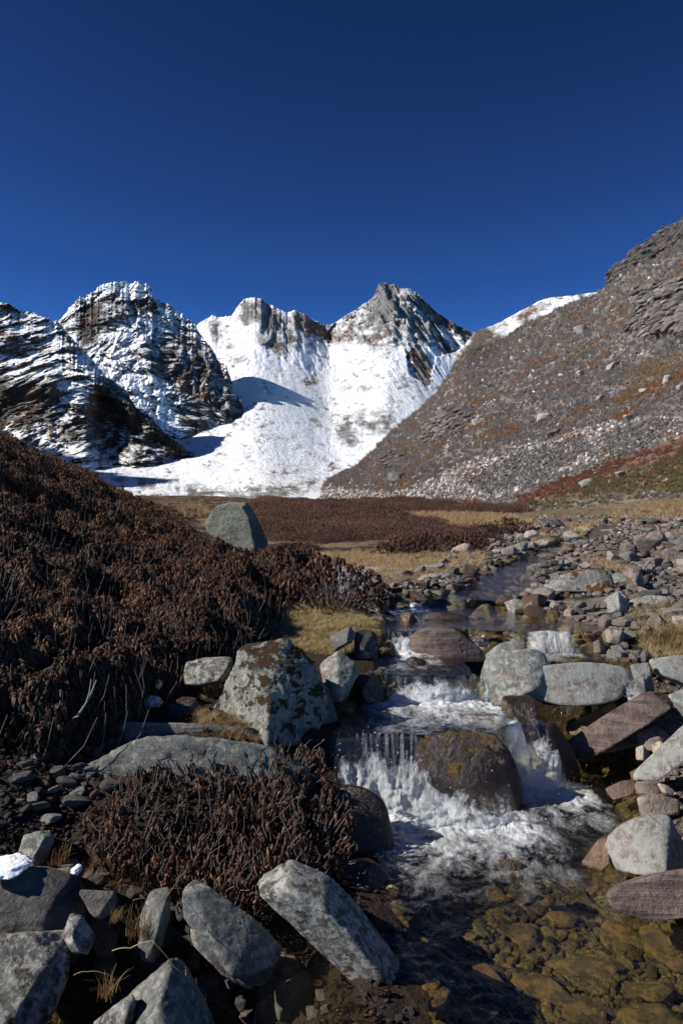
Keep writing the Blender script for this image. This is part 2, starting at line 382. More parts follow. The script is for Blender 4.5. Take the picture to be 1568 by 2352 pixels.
# far bowl with its ring of peaks
def relief_bowl(X, Y, Z, u, v):
    hi = smooth(950, 800, v + 0 * u)
    pk = inpoly(u, v, [(740,780),(870,600),(1110,780),(1085,800),(1000,820),(985,890),(940,860),(930,800),(830,790)])
    a = .005 + .013 * hi + .020 * pk
    n = fbm(X / 62 + Z / 170, Y / 600, Z / 240, 6, True, .62)
    gl = fbm(X / 45 + .6 * n, Y / 300, Z / 160, 4, True, .55) * .35
    return a * (n + gl - .2)
def fine_uv(u, v): return fbm(u / 26, v / 20, 3.7, 5, False, .65)
def rocky_bowl(u, v, n):
    nn = fine_uv(u, v); r = .30 + .30 * n + .80 * nn + .5 * fbm(u / 9, v / 5, 6.6, 3)
    for poly, val in (
        ([(755,800),(770,745),(800,720),(868,660),(872,600),(935,640),(1000,700),(1095,760),(1075,775),(1010,760),(985,790),(960,800),(900,800),(860,812),(815,790)], .42),
        ([(860,650),(900,640),(915,700),(880,760),(850,720)], 1.1), ([(935,800),(965,795),(990,850),(985,880),(968,885),(945,840)], 1.25), ([(960,690),(1040,735),(1085,760),(1085,800),(1030,760)], .95),
        ([(990,765),(1040,790),(1060,815),(1020,812)], .8), ([(545,740),(560,690),(600,680),(650,720),(700,780),(690,800),(640,810),(590,790),(590,745)], .56),
        ([(600,725),(632,715),(645,745),(620,760),(600,750)], 1.0), ([(590,790),(640,770),(650,800),(640,812)], .9), ([(545,735),(562,690),(580,700),(570,745)], 1.0),
        ([(475,735),(500,728),(515,765),(495,785),(480,760)], .7), ([(655,740),(670,715),(700,720),(760,745),(800,785),(760,790),(700,770)], .75),
        ([(525,818),(560,815),(580,835),(540,838)], .6), ([(590,838),(700,866),(715,880),(640,862)], .5), ([(690,868),(740,868),(730,890),(700,888)], .65), ([(740,880),(900,880),(860,905),(760,900)], .36),
        ([(700,955),(740,965),(760,990),(720,985)], .6), ([(770,990),(820,985),(832,1028),(800,1028),(775,1015)], .55), ([(740,950),(910,935),(920,1000),(780,1010)], .42), ([(830,940),(905,930),(910,960),(850,965)], .45),
        ([(600,990),(660,1005),(760,1060),(740,1062),(640,1010)], .52), ([(420,1105),(560,1125),(650,1115),(760,1075),(700,1160),(420,1160)], .40), ([(560,1120),(680,1110),(690,1130),(600,1140)], .7),
        ([(250,1080),(420,1090),(420,1160),(250,1160)], .30), ([(600,1060),(720,1050),(720,1090),(620,1100)], .36), ([(900,845),(935,860),(950,895),(925,895)], .45)):
        m = smooth(14, -12, edge_dist(u, v, poly) + 40 * nn); r = np.maximum(r, m * (val * .72 + .40 + .9 * nn))
    return r
us = np.linspace(-260, 1260, 900)
range_mesh('snow_bowl_mountain', us, [(-260,1166,190),(180,1166,190),(620,1166,190),(760,1165,260),(1260,1165,500)],
    [(-260,900,1700),(180,800,1677),(420,780,1788),(450,752,1844),(470,738,1844),(487,729,1844),(500,734,1844),(533,729,1844),(541,715,1844),(560,692,1844),(575,688,1844),(600,690,1844),(615,701,1844),(640,715,1844),(660,723,1844),
     (675,717,1872),(700,724,1900),(725,742,1900),(755,752,1956),(775,742,1956),(800,725,1956),(830,705,1956),(855,690,1956),(862,675,1956),(870,656,1956),(884,654,1956),(905,656,1956),(918,668,1956),(940,667,1956),(955,676,1956),(985,705,1956),(1000,720,1956),(1040,745,1956),(1062,758,1956),(1085,766,1956),(1150,800,1956),(1260,860,1956)],
    520, snow_rock_mat('bowl_snow_and_rock', *PEAKROCK, .006), relief_bowl, rocky_bowl, prof=-.35, jag=3.6)

# right far snowy shoulder
us = np.linspace(1040, 1500, 240)
range_mesh('snowy_shoulder', us, [(1040,900,560),(1500,820,560)],
    [(1040,815,900),(1065,795,900),(1085,770,900),(1100,760,900),(1130,749,900),(1150,741,900),(1200,713,900),(1240,692,900),(1260,686,900),(1300,682,900),(1370,673,900),(1400,664,900),(1500,640,900)],
    160, snow_rock_mat('shoulder_snow_and_scrub', (.05, .04, .03), (.15, .125, .10), .011, veg=(.10, .065, .035)),
    lambda X, Y, Z, u, v: .022 * fbm(X / 30 + Z / 30, Y / 120, Z / 60, 6, True, .6),
    lambda u, v, n: .46 + .45 * n + 1.1 * fine_uv(u, v) + .34 * smooth(26, -20, edge_dist(u, v, [(1000,860),(1085,750),(1130,760),(1175,785),(1165,850)]) + 30 * fine_uv(u, v))
        + .35 * smooth(12, -10, edge_dist(u, v, [(1175,726),(1245,702),(1250,712),(1185,738)]) + 14 * fine_uv(u, v)) + .3 * smooth(16, -16, edge_dist(u, v, [(1080,800),(1090,760),(1150,742),(1150,775)]) + 24 * fine_uv(u, v)), jag=1.6,
    veg=lambda u, v, n: .7 * smooth(12, -10, edge_dist(u, v, [(1000,860),(1085,790),(1150,800),(1165,850)]) + 30 * fine_uv(u, v)))

# second mountain on the far side, a broad crag with a cliff at its end
def relief_crag(X, Y, Z, u, v):
    wx = fbm(X / 90, Y / 200, Z / 90, 3) * 40
    a = (X * .8 + Z * .6) + wx; b = Z * .8 - X * .6 - wx * .6
    n = fbm(a / 48, Y / 250, b / 85, 7, True, .6)
    n2 = fbm(a / 20, Y / 90, b / 26 + 7, 5, True, .62)
    big = fbm(X / 150 + Z / 240, Y / 800, Z / 300, 3)
    return .026 * n + .014 * n2 + .045 * big
def rocky_crag(u, v, n):
    nn = fine_uv(u, v); r = .24 + .45 * n + .95 * nn
    for poly, val, add in (([(225,850),(330,845),(430,930),(480,990),(600,1090),(480,1050),(300,935)], .08, 0), ([(270,740),(400,740),(430,800),(330,800)], .30, 0), ([(160,720),(230,690),(260,660),(300,700),(250,760),(200,790)], .62, 0),
        ([(330,790),(420,760),(500,830),(560,930),(560,1000),(490,960),(400,900),(340,840)], .72, 0), ([(190,700),(235,700),(215,790),(180,810)], .95, 0), ([(300,690),(355,690),(350,715),(310,720)], 1.0, 0),
        ([(395,930),(470,920),(505,1050),(430,1010)], .72, 0), ([(490,1035),(590,1085),(480,1080)], 1.1, 0)):
        m = smooth(14, -14, edge_dist(u, v, poly) + 45 * nn); r = r * (1 - m) + m * (val + .05 + .8 * nn)
    return r
us = np.linspace(60, 600, 460)
range_mesh('crag_mountain', us, [(60,1120,806),(350,1110,845),(480,1085,910),(600,1096,962)],
    [(60,820,1202),(130,755,1202),(143,742,1202),(165,712,1202),(185,694,1207),(210,684,1212),(230,668,1218),(260,660,1229),(283,656,1229),(300,663,1229),(322,659,1229),(348,672,1229),(353,695,1224),(365,701,1224),(395,715,1218),(420,735,1207),(450,756,1197),(468,790,1175),(480,800,1163),(500,838,1147),(520,852,1136),(532,885,1120),(545,915,1098),(558,945,1088),(566,970,1076),(568,986,1066),(572,1035,1011),(600,1092,956)],
    420, snow_rock_mat('crag_snow_and_rock', (.03, .027, .025), (.125, .112, .10), .017, veg=(.05, .03, .02), rot=(0, .75, 0)), relief_crag, rocky_crag, prof=1.0, jag=9,
    veg=lambda u, v, n: inpoly(u, v + 6 * n, [(470,1030),(600,1060),(600,1100),(470,1090)]) * 1.0)

# nearest dark spur on the far side of the shrub slope
def relief_spur(X, Y, Z, u, v):
    wx = fbm(X / 76, Y / 170, Z / 76, 3) * 30
    a = X * .87 + Z * .5 + wx; b = Z * .87 - X * .5 + wx * .4
    n = fbm(a / 62, Y / 160, b / 30, 7, True, .6)
    n2 = fbm(a / 24, Y / 60, b / 15 + 3, 5, True, .62)
    big = fbm(a / 130, Y / 500, b / 120, 3)
    cl = 0
    for (x0, y0, x1, y1, wd, am) in ((-60, 850, 270, 885, 100, .07), (150, 790, 300, 925, 60, .04), (230, 868, 500, 1070, 50, .05), (-100, 765, 130, 775, 40, .03)):
        t = np.clip((u - x0) / (x1 - x0), 0, 1); s_ = (v - (y0 + (y1 - y0) * t) - 26 * n) / wd
        cl = cl + am * smooth(-.1, .9, s_) * smooth(-40, 10, u - x0) * smooth(40, -10, u - x1)
    return .030 * n + .016 * n2 + .05 * big + cl
def rocky_spur(u, v, n):
    nn = fine_uv(u, v); r = .46 + .40 * n + .9 * nn
    for poly, val in (([(-400,860),(130,880),(260,870),(380,990),(520,1090),(300,1060),(150,1010),(-400,960)], .80), ([(60,700),(150,740),(140,790),(40,770)], .35), ([(140,870),(220,850),(240,880),(170,960),(130,940)], .30),
        ([(-400,985),(100,990),(230,1060),(330,1120),(-400,1100)], .40), ([(150,1010),(300,1020),(480,1065),(500,1100),(330,1085)], .68)):
        m = smooth(14, -14, edge_dist(u, v, poly) + 45 * nn); r = r * (1 - m) + m * (val + .05 + .8 * nn)
    return r
us = np.linspace(-600, 530, 640)
range_mesh('dark_spur_mountain', us, [(-600,1110,627),(0,1110,627),(250,1130,570),(330,1140,627),(530,1100,798)],
    [(-600,560,915),(-200,650,896),(0,704,887),(28,708,887),(40,721,887),(72,724,887),(85,733,887),(112,739,883),(140,752,874),(170,790,858),(200,822,849),(225,848,845),(250,878,839),(290,905,830),(310,942,820),(350,972,811),(385,1008,801),(430,1040,792),(480,1078,830),(530,1096,811)],
    400, snow_rock_mat('spur_snow_and_rock', (.018, .016, .015), (.085, .075, .065), .026, veg=(.055, .032, .02), rot=(0, 1.0, 0)), relief_spur, rocky_spur, prof=1.0, jag=7,
    veg=lambda u, v, n: inpoly(u, v + 6 * n, [(140,1000),(300,1020),(540,1070),(540,1140),(140,1140)]) * 1.0)
# unseen ridge left of the frame, added to shade the spur's lower flank
def shade_ridge():
    ny, nx = 90, 80; yy = np.linspace(330, 860, ny)[:, None]; t = np.linspace(0, 1, nx)[None]
    X = -430 - .25 * (yy - 330) * (yy > 600) * 0 - 560 * t + 0 * yy; h = np.where(t < .6, t / .6, 1 - (t - .6) * .8) * (405 + 25 * np.sin(yy / 60)) * smooth(330, 430, yy) * smooth(800, 660, yy)
    Z = h + 40 * fbm(X / 90, yy / 90, 1.0, 6, True) * (h > 5); V = np.stack([X, yy + 0 * X, Z], -1).reshape(-1, 3)
    link('shade_ridge', mesh_np('shade_ridge', V, grid_faces(nx, ny), True, {'rocky': np.full(len(V), .6)}, snow_rock_mat('shade_ridge_snow_and_rock', *GREYROCK, .02)), kind='structure')
shade_ridge()
# ------------------------------------------------------------------ the valley's sunny side: a plane-like slope of 36 degrees with a broken crest
SL_M, SL_C, SL_T = -0.076, 22.0, 0.72
SKYL = [(560,1160),(640,1147),(700,1128),(760,1100),(820,1070),(860,1034),(900,992),(960,942),(1000,905),(1025,872),(1045,838),(1070,808),(1090,806),(1130,792),(1200,748),(1300,702),(1360,681),(1395,655),(1403,650),
        (1406,625),(1415,612),(1440,596),(1470,570),(1500,550),(1530,530),(1568,508),(1700,440),(2000,300),(2600,60)]
def sl_dist(u):
    k = (u - 784) / F; base = SL_C / np.maximum(k - SL_M, .012)
    return base, np.maximum(0, 0) + (lambda f: (f ** -6.0 + 0) ** (-1 / 6.0))(((base * 1.15) ** 6 + np.mean([ip(u + k, [(600, 900), (900, 560), (1400, 420), (1700, 300), (2600, 220)]) for k in range(-150, 151, 15)], 0) ** 6) ** (1 / 6.0))
def slope_at(u, s):
    """place on the slope: s runs from 0 (below the foot) to 1 (the crest)"""
    u = np.asarray(u, float); k = (u - 784) / F; base, d1 = sl_dist(u)
    d0 = base * .80
    w = s; d = 1.0 / ((1 - w) / d0 + w / d1)
    e = SL_T * (k - SL_M - SL_C / d); e1p = SL_T * (k - SL_M - SL_C / d1)
    e1 = (1176 - np.mean([ip(u + k, SKYL) for k in range(-130, 131, 10)], 0)) / F
    corr = np.where(e > 0, e1 / np.maximum(e1p, .004), 1.0)
    e = np.where(e > 0, e * corr, e)
    return u, e + .004 * (1 - w), d
def slope_relief(X, Y, Z, u, v):
    n = fbm((X + Y * .3) / 16, Y / 60, Z / 9, 6, True, .6)
    big = fbm(X / 60, Y / 120, Z / 50, 3)
    r = .012 * n + .035 * big + .030 * fbm((Y - .5 * X) / 34 + .6 * n, Z / 190, 3.0, 4, True, .55)
    for poly, a in CRAGS:
        ins = smooth(-14, 6, -edge_dist(u, v, poly))
        r = r - ins * a * (.55 + .9 * fbm(X / 9 + Z / 14, Y / 22, Z / 6, 5, True, .62))
    return r
CRAGS = [([(1455,690),(1470,665),(1510,650),(1600,640),(1700,660),(1700,760),(1568,772),(1530,760),(1490,776),(1450,750)], .05),
         ([(1403,650),(1405,625),(1440,590),(1500,545),(1568,500),(1760,400),(1760,440),(1600,530),(1480,606)], .03),
         ([(968,1000),(1000,960),(1020,942),(1083,946),(1063,990),(985,1016)], .02),
         ([(880,1060),(905,1040),(930,1050),(900,1075)], .012)]
def build_slope():
    us = np.concatenate([np.linspace(560, 1600, 760), np.linspace(1606, 2600, 120)]); nv = 520
    s = np.linspace(0, 1, nv)[:, None] ** .85
    u, e, d = slope_at(us[None] + 0 * s, s + 0 * us[None])
    v = 1176 - e * F
    X = (u - 784) / F * d; Z = e * d; Y = d
    crest_e = e[-1]; want = (1176 - ip(us, SKYL)) / F
    e = e + (want - crest_e)[None] * smooth(.45, 1, s) ** 1.5; v = 1176 - e * F; Z = e * d
    jag = 2.0 * fbm(us / 9.0, 0 * us, 2.0, 4, True, .6) + np.where(us > 1398, 7 * fbm(us / 26., 0 * us, 6., 5, True, .6), 0)
    v = v - jag[None] * smooth(.9, 1, s); e = (1176 - v) / F; Z = e * d
    r = slope_relief(X, Y, Z, u, v) * smooth(0, .1, s)
    d2 = d * (1 + r); X = (u - 784) / F * d2; Z = e * d2; Y = d2
    rows = [np.stack([X, Y, Z], -1)]; top = rows[0][-1]
    for k in (1, 2, 3):
        q = top.copy(); q[:, 0] *= 1 + .1 * k; q[:, 1] *= 1 + .1 * k; q[:, 2] *= 1 - .3 * k; rows.append(q[None])
    V = np.concatenate(rows).reshape(-1, 3); nu = len(us)
    vv = np.concatenate([v, np.repeat(v[-1:], 3, 0)]).ravel(); uu = np.tile(us, nv + 3)
    Xf, Yf, Zf = V.T
    # bands of colour lie along the valley, at a height above its floor
    A = Yf / 26.0; B = (Zf + .25 * Xf) / 5.5
    n1 = fbm(A, B, 1.0, 5); n2 = fbm(A * 1.4 + 9, B * 1.3, 4.0, 5); n3 = fbm(A * .7, B * .6, 8.0, 4); n4 = fbm(A * 3, B * 3, 12.0, 4)
    col = np.tile(np.array([.19, .172, .158]), (len(V), 1))
    def put(mask, rgb):
        m = np.clip(mask, 0, 1)[:, None]; col[:] = col * (1 - m) + np.array(rgb) * m
    put(smooth(-.05, .2, n3) * .8, (.18, .155, .145))
    put(smooth(.05, .28, n1) * .75, (.12, .085, .04))
    put(smooth(.02, .22, n2 + .05 * n4) * .45, (.17, .08, .04))
    put(smooth(.18, .3, n4) * .5, (.06, .065, .03))
    inn = lambda poly, wob=10: inpoly(uu + wob * 2 * n4, vv + wob * n4, poly)
    put(inn([(700,1100),(820,1080),(940,1090),(1160,1040),(1180,1050),(960,1130),(720,1135)]) * .45 * smooth(-.1, .1, n2), (.26, .085, .03))
    put(inn([(1240,985),(1320,980),(1330,1000),(1280,1025),(1200,1080),(1060,1110),(1110,1040),(1290,1000)]) * .75 * smooth(-.12, .1, n2), (.27, .09, .032))
    put(inn([(1490,950),(1560,960),(1568,1010),(1500,1000)]) * .7, (.20, .07, .035))
    scree = inn([(930,1130),(1080,1060),(1230,1020),(1330,985),(1480,955),(1568,960),(1568,1010),(1400,1050),(1220,1110),(1150,1150),(700,1160),(740,1120),(860,1130)], 14)
    put(scree * .8 * smooth(-.25, .05, n4 + .2), (.13, .12, .115))
    redh = inn([(1110,1160),(1280,1100),(1420,1060),(1568,1000),(1900,960),(1900,1100),(1400,1130),(1200,1170)], 10)
    put(redh * .7 * smooth(-.35, .1, n2), (.15, .075, .05))
    grn = inn([(1180,1170),(1320,1120),(1450,1085),(1568,1045),(1900,1000),(1900,1150),(1500,1130),(1300,1165)], 12)
    put(grn * .8 * smooth(-.3, .1, n4), (.10, .095, .04))
    put(inn([(640,1150),(760,1105),(1000,1150),(1180,1160),(1100,1200),(640,1200)]) * .8, (.075, .030, .02))
    put(inn([(1040,850),(1080,790),(1165,775),(1150,810),(1060,860)], 6) * .85, (.065, .05, .02))
    put(smooth(1130, 1175, vv) * (uu > 1350) * .7, (.22, .15, .07))
    for poly, a in CRAGS[:3]: put(smooth(4, -6, edge_dist(uu, vv, poly)) * .9, (.085, .072, .062))
    m = NT('slope_scrub_and_rock'); cc = m.attr('slope_colour'); oc = m.coord('Object')
    n5 = m.noise(oc, .9, 7, .68); n6 = m.noise(oc, 3.5, 5, .65)
    c1 = m.mix(m.ramp(n5, [(.32, 0.0), (.68, 1.0)]), m.mix(1.0, cc, (.40, .38, .38), 'MULTIPLY'), m.mix(1.0, cc, (1.75, 1.7, 1.65), 'MULTIPLY'))
    c1 = m.mix(m.ramp(n6, [(.60, 0.0), (.68, .6)]), c1, (.30, .27, .24))
    b = m.bump(m.math('ADD', n5, m.math('MULTIPLY', n6, .35)), 1.0, .9)
    mat = m.done(m.bsdf(c1, .92, .2, b))
    link('valley_slope', mesh_np('valley_slope', V, grid_faces(nu, nv + 3), True, {'slope_colour': col}, mat), kind='structure')
    return V[:nu * nv].reshape(nv, nu, 3), uu[:nu * nv].reshape(nv, nu), vv[:nu * nv].reshape(nv, nu), us
SLV, SLU, SLVV, SLus = build_slope()
def slope_pick(u, v):
    """surface point of the slope seen at (u, v)"""
    u = np.atleast_1d(u).astype(float); v = np.atleast_1d(v).astype(float); out = np.zeros((len(u), 3))
    j = np.clip(np.searchsorted(SLus, u), 1, len(SLus) - 1)
    for i in range(len(u)):
        c = SLVV[:, j[i]]; k = int(np.argmin(np.abs(c - v[i]))); out[i] = SLV[k, j[i]]
    return out
# ------------------------------------------------------------------ rocks
def ico(level):
    t = (1 + 5 ** .5) / 2
    V = np.array([(-1,t,0),(1,t,0),(-1,-t,0),(1,-t,0),(0,-1,t),(0,1,t),(0,-1,-t),(0,1,-t),(t,0,-1),(t,0,1),(-t,0,-1),(-t,0,1)], float)
    Fc = np.array([(0,11,5),(0,5,1),(0,1,7),(0,7,10),(0,10,11),(1,5,9),(5,11,4),(11,10,2),(10,7,6),(7,1,8),(3,9,4),(3,4,2),(3,2,6),(3,6,8),(3,8,9),(4,9,5),(2,4,11),(6,2,10),(8,6,7),(9,8,1)])
    V /= np.linalg.norm(V, axis=1)[:, None]
    for _ in range(level):
        E = np.sort(np.concatenate([Fc[:, [0, 1]], Fc[:, [1, 2]], Fc[:, [2, 0]]]), 1)
        U, inv = np.unique(E, axis=0, return_inverse=True); inv = inv.ravel()
        M = V[U].sum(1); M /= np.linalg.norm(M, axis=1)[:, None]
        n = len(V); V = np.concatenate([V, M]); k = len(Fc); a, b, c = n + inv[:k], n + inv[k:2 * k], n + inv[2 * k:]
        Fc = np.concatenate([np.stack([Fc[:, 0], a, c], 1), np.stack([Fc[:, 1], b, a], 1), np.stack([Fc[:, 2], c, b], 1), np.stack([a, b, c], 1)])
    return V, Fc
ICO = {k: ico(k) for k in (1, 2, 3, 4, 5)}

def planes_radius(V, N, H, p):
    d = V @ N.T / H[None]; d = np.maximum(d, 0)
    return (d ** p).sum(1) ** (-1.0 / p)

def rock_variant(seed, level, angular=12, flat=.6, long=1.3, rough=.07, npl=13):
    r = np.random.default_rng(seed); V, Fc = ICO[level]
    N = r.normal(size=(npl, 3)); N /= np.linalg.norm(N, axis=1)[:, None]
    H = r.uniform(.62, 1.0, npl)
    rad = planes_radius(V, np.concatenate([N, np.eye(3), -np.eye(3)]), np.concatenate([H, np.full(6, 1.0)]), angular)
    rad *= 1 + rough * fbm(V[:, 0] * 2 + seed, V[:, 1] * 2, V[:, 2] * 2, 5) + rough * .5 * fbm(V[:, 0] * 7 + seed, V[:, 1] * 7, V[:, 2] * 14, 3)
    P_ = V * rad[:, None] * np.array([long, 1.0, flat]) * .5
    P_[:, 2] -= P_[:, 2].min() * .8
    return P_, Fc

def rock_mat(name, a, b, patch=None, patch_amt=.0, lichen=None, lichen_amt=0.0, moss=None, moss_amt=0.0, wet=0.0, strata=0.0, fine=1.0, srot=(.3, .2, .5), random=True):
    m = NT(name); tc = m.n('TexCoord').outputs['Object']
    if random:
        rnd = m.n('ObjectInfo').outputs['Random']; tc = m.n('VectorMath', {0: tc, 1: m.n('CombineXYZ', {0: m.math('MULTIPLY', rnd, 37.0), 1: m.math('MULTIPLY', rnd, 11.0)}).outputs[0]}, operation='ADD').outputs[0]
    n1 = m.noise(tc, 5.0 * fine, 7, .62); n2 = m.noise(tc, 26.0 * fine, 6, .7); n3 = m.noise(tc, 95.0 * fine, 3, .6)
    c = m.mix(m.ramp(n1, [(.36, 0.0), (.64, 1.0)]), a, b)
    c = m.mix(m.ramp(n2, [(.30, .85), (.48, 0.0)]), c, m.mix(1.0, c, (.35, .34, .33), 'MULTIPLY'))
    c = m.mix(m.ramp(n3, [(.55, 0.0), (.75, .55)]), c, m.mix(1.0, c, (1.8, 1.8, 1.8), 'MULTIPLY'))
    h = m.math('ADD', n1, m.math('ADD', m.math('MULTIPLY', n2, .45), m.math('MULTIPLY', n3, .12)))
    if strata:
        mp = m.n('Mapping', {'Vector': tc, 'Rotation': srot, 'Scale': (.5, .5, 5.0)}).outputs[0]
        w = m.noise(mp, 7.0 * fine, 6, .6, .4)
        c = m.mix(m.ramp(w, [(.38, strata), (.52, 0.0)]), c, m.mix(1.0, c, (.42, .38, .37), 'MULTIPLY')); h = m.math('ADD', h, m.math('MULTIPLY', w, strata))
    if patch:
        c = m.mix(m.ramp(m.noise(tc, 3.2 * fine, 5, .6), [(.62 - .25 * patch_amt, 0.0), (.66 - .22 * patch_amt, .9)]), c, patch)
    if lichen:
        l1 = m.noise(tc, 9.0 * fine, 8, .7, .3); l = m.ramp(l1, [(.58 - .3 * lichen_amt, 0.0), (.70 - .3 * lichen_amt, .9)]); c = m.mix(l, c, m.mix(m.ramp(n3, [(.35, 0.0), (.6, 1.0)]), m.mix(1.0, lichen, (.55, .55, .55), 'MULTIPLY'), lichen))
        h = m.math('ADD', h, m.math('MULTIPLY', l, .15))
    if moss:
        nz = m.n('SeparateXYZ', {0: m.n('NewGeometry').outputs['Normal']}).outputs[2]
        f = m.math('ADD', m.math('MULTIPLY', m.noise(tc, 4.5 * fine, 8, .72), 1.6), m.math('MULTIPLY', nz, .25))
        f = m.ramp(f, [(1.22 - .55 * moss_amt, 0.0), (1.28 - .55 * moss_amt, 1.0)]); mc = m.mix(m.ramp(n3, [(.35, 0.0), (.65, 1.0)]), m.mix(1.0, moss, (.25, .22, .2), 'MULTIPLY'), moss)
        c = m.mix(f, c, mc); h = m.math('ADD', h, m.math('MULTIPLY', f, m.math('ADD', .3, n3)))
    bmp = m.bump(h, 1.0, .03 / fine)
    if random:
        c = m.mix(1.0, c, m.ramp(m.n('ObjectInfo').outputs['Random'], [(0.0, (.62, .60, .60)), (.25, (1.05, .98, .92)), (.5, (.80, .82, .80)), (.75, (1.22, 1.12, 1.05)), (1.0, (.75, .70, .66))]), 'MULTIPLY')
    rough = .88 if not wet else max(.08, .7 - .62 * wet)
    return m.done(m.bsdf(c, rough, .3 if not wet else .55, bmp))

GREYG = rock_mat('grey_green_stone', (.17, .175, .16), (.29, .29, .27), lichen=(.44, .44, .40), lichen_amt=.32)
PINKB = rock_mat('pinkish_brown_stone', (.145, .12, .105), (.30, .26, .23), strata=.4)
PALE = rock_mat('pale_stone', (.30, .26, .22), (.46, .41, .36), patch=(.20, .15, .12), patch_amt=.2)
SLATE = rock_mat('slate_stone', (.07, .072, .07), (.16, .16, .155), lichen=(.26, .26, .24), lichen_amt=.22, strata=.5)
WETB = rock_mat('wet_brown_stone', (.030, .018, .012), (.075, .042, .028), patch=(.13, .065, .018), patch_amt=.25, wet=.8)
GOLD = rock_mat('algae_covered_stone', (.06, .046, .02), (.16, .12, .045), patch=(.25, .17, .055), patch_amt=.5, wet=.3)
RUST = rock_mat('rusty_wet_stone', (.085, .045, .028), (.17, .095, .055), wet=.5)
LICH = rock_mat('lichen_crusted_rock', (.060, .057, .050), (.15, .145, .13), patch=(.040, .032, .02), patch_amt=.45, lichen=(.40, .39, .35), lichen_amt=.44, fine=3.6, random=False)
MOSSY = rock_mat('moss_and_lichen_rock', (.075, .075, .068), (.19, .185, .165), lichen=(.37, .355, .31), lichen_amt=.38, moss=(.070, .036, .011), moss_amt=.56, fine=3.2, random=False)
BROWNL = rock_mat('brown_grey_lichen_rock', (.11, .092, .08), (.25, .22, .195), patch=(.25, .255, .225), patch_amt=.6, lichen=(.40, .39, .35), lichen_amt=.28, fine=3.6, random=False)
GREYSM = rock_mat('smooth_grey_rock', (.095, .098, .088), (.21, .21, .19), patch=(.19, .14, .115), patch_amt=.35, lichen=(.40, .40, .36), lichen_amt=.34, strata=.25, fine=2.8, random=False)
REDST = rock_mat('reddish_layered_rock', (.095, .070, .060), (.22, .165, .14), strata=.75, srot=(.1, .15, .2), random=False)
DARKW = rock_mat('dark_wet_rock', (.018, .010, .007), (.05, .026, .017), patch=(.085, .045, .012), patch_amt=.35, wet=.75, random=False)
ALGAE = rock_mat('dark_rock_with_golden_moss', (.012, .007, .005), (.038, .019, .012), moss=(.22, .135, .018), moss_amt=.42, wet=.6, fine=1.6, random=False)
DARKM = rock_mat('dark_mossy_rock', (.035, .034, .032), (.09, .088, .08), moss=(.10, .055, .018), moss_amt=.5, lichen=(.30, .30, .28), lichen_amt=.28, random=False)
SLABM = rock_mat('grey_slab_rock', (.060, .061, .056), (.155, .155, .142), lichen=(.30, .295, .26), lichen_amt=.30, moss=(.10, .07, .02), moss_amt=.25, strata=.25, fine=3.2, random=False)
ORNG = rock_mat('grey_rock_with_orange_lichen', (.13, .125, .11), (.25, .24, .21), lichen=(.42, .41, .37), lichen_amt=.4, moss=(.26, .11, .02), moss_amt=.45, random=False)

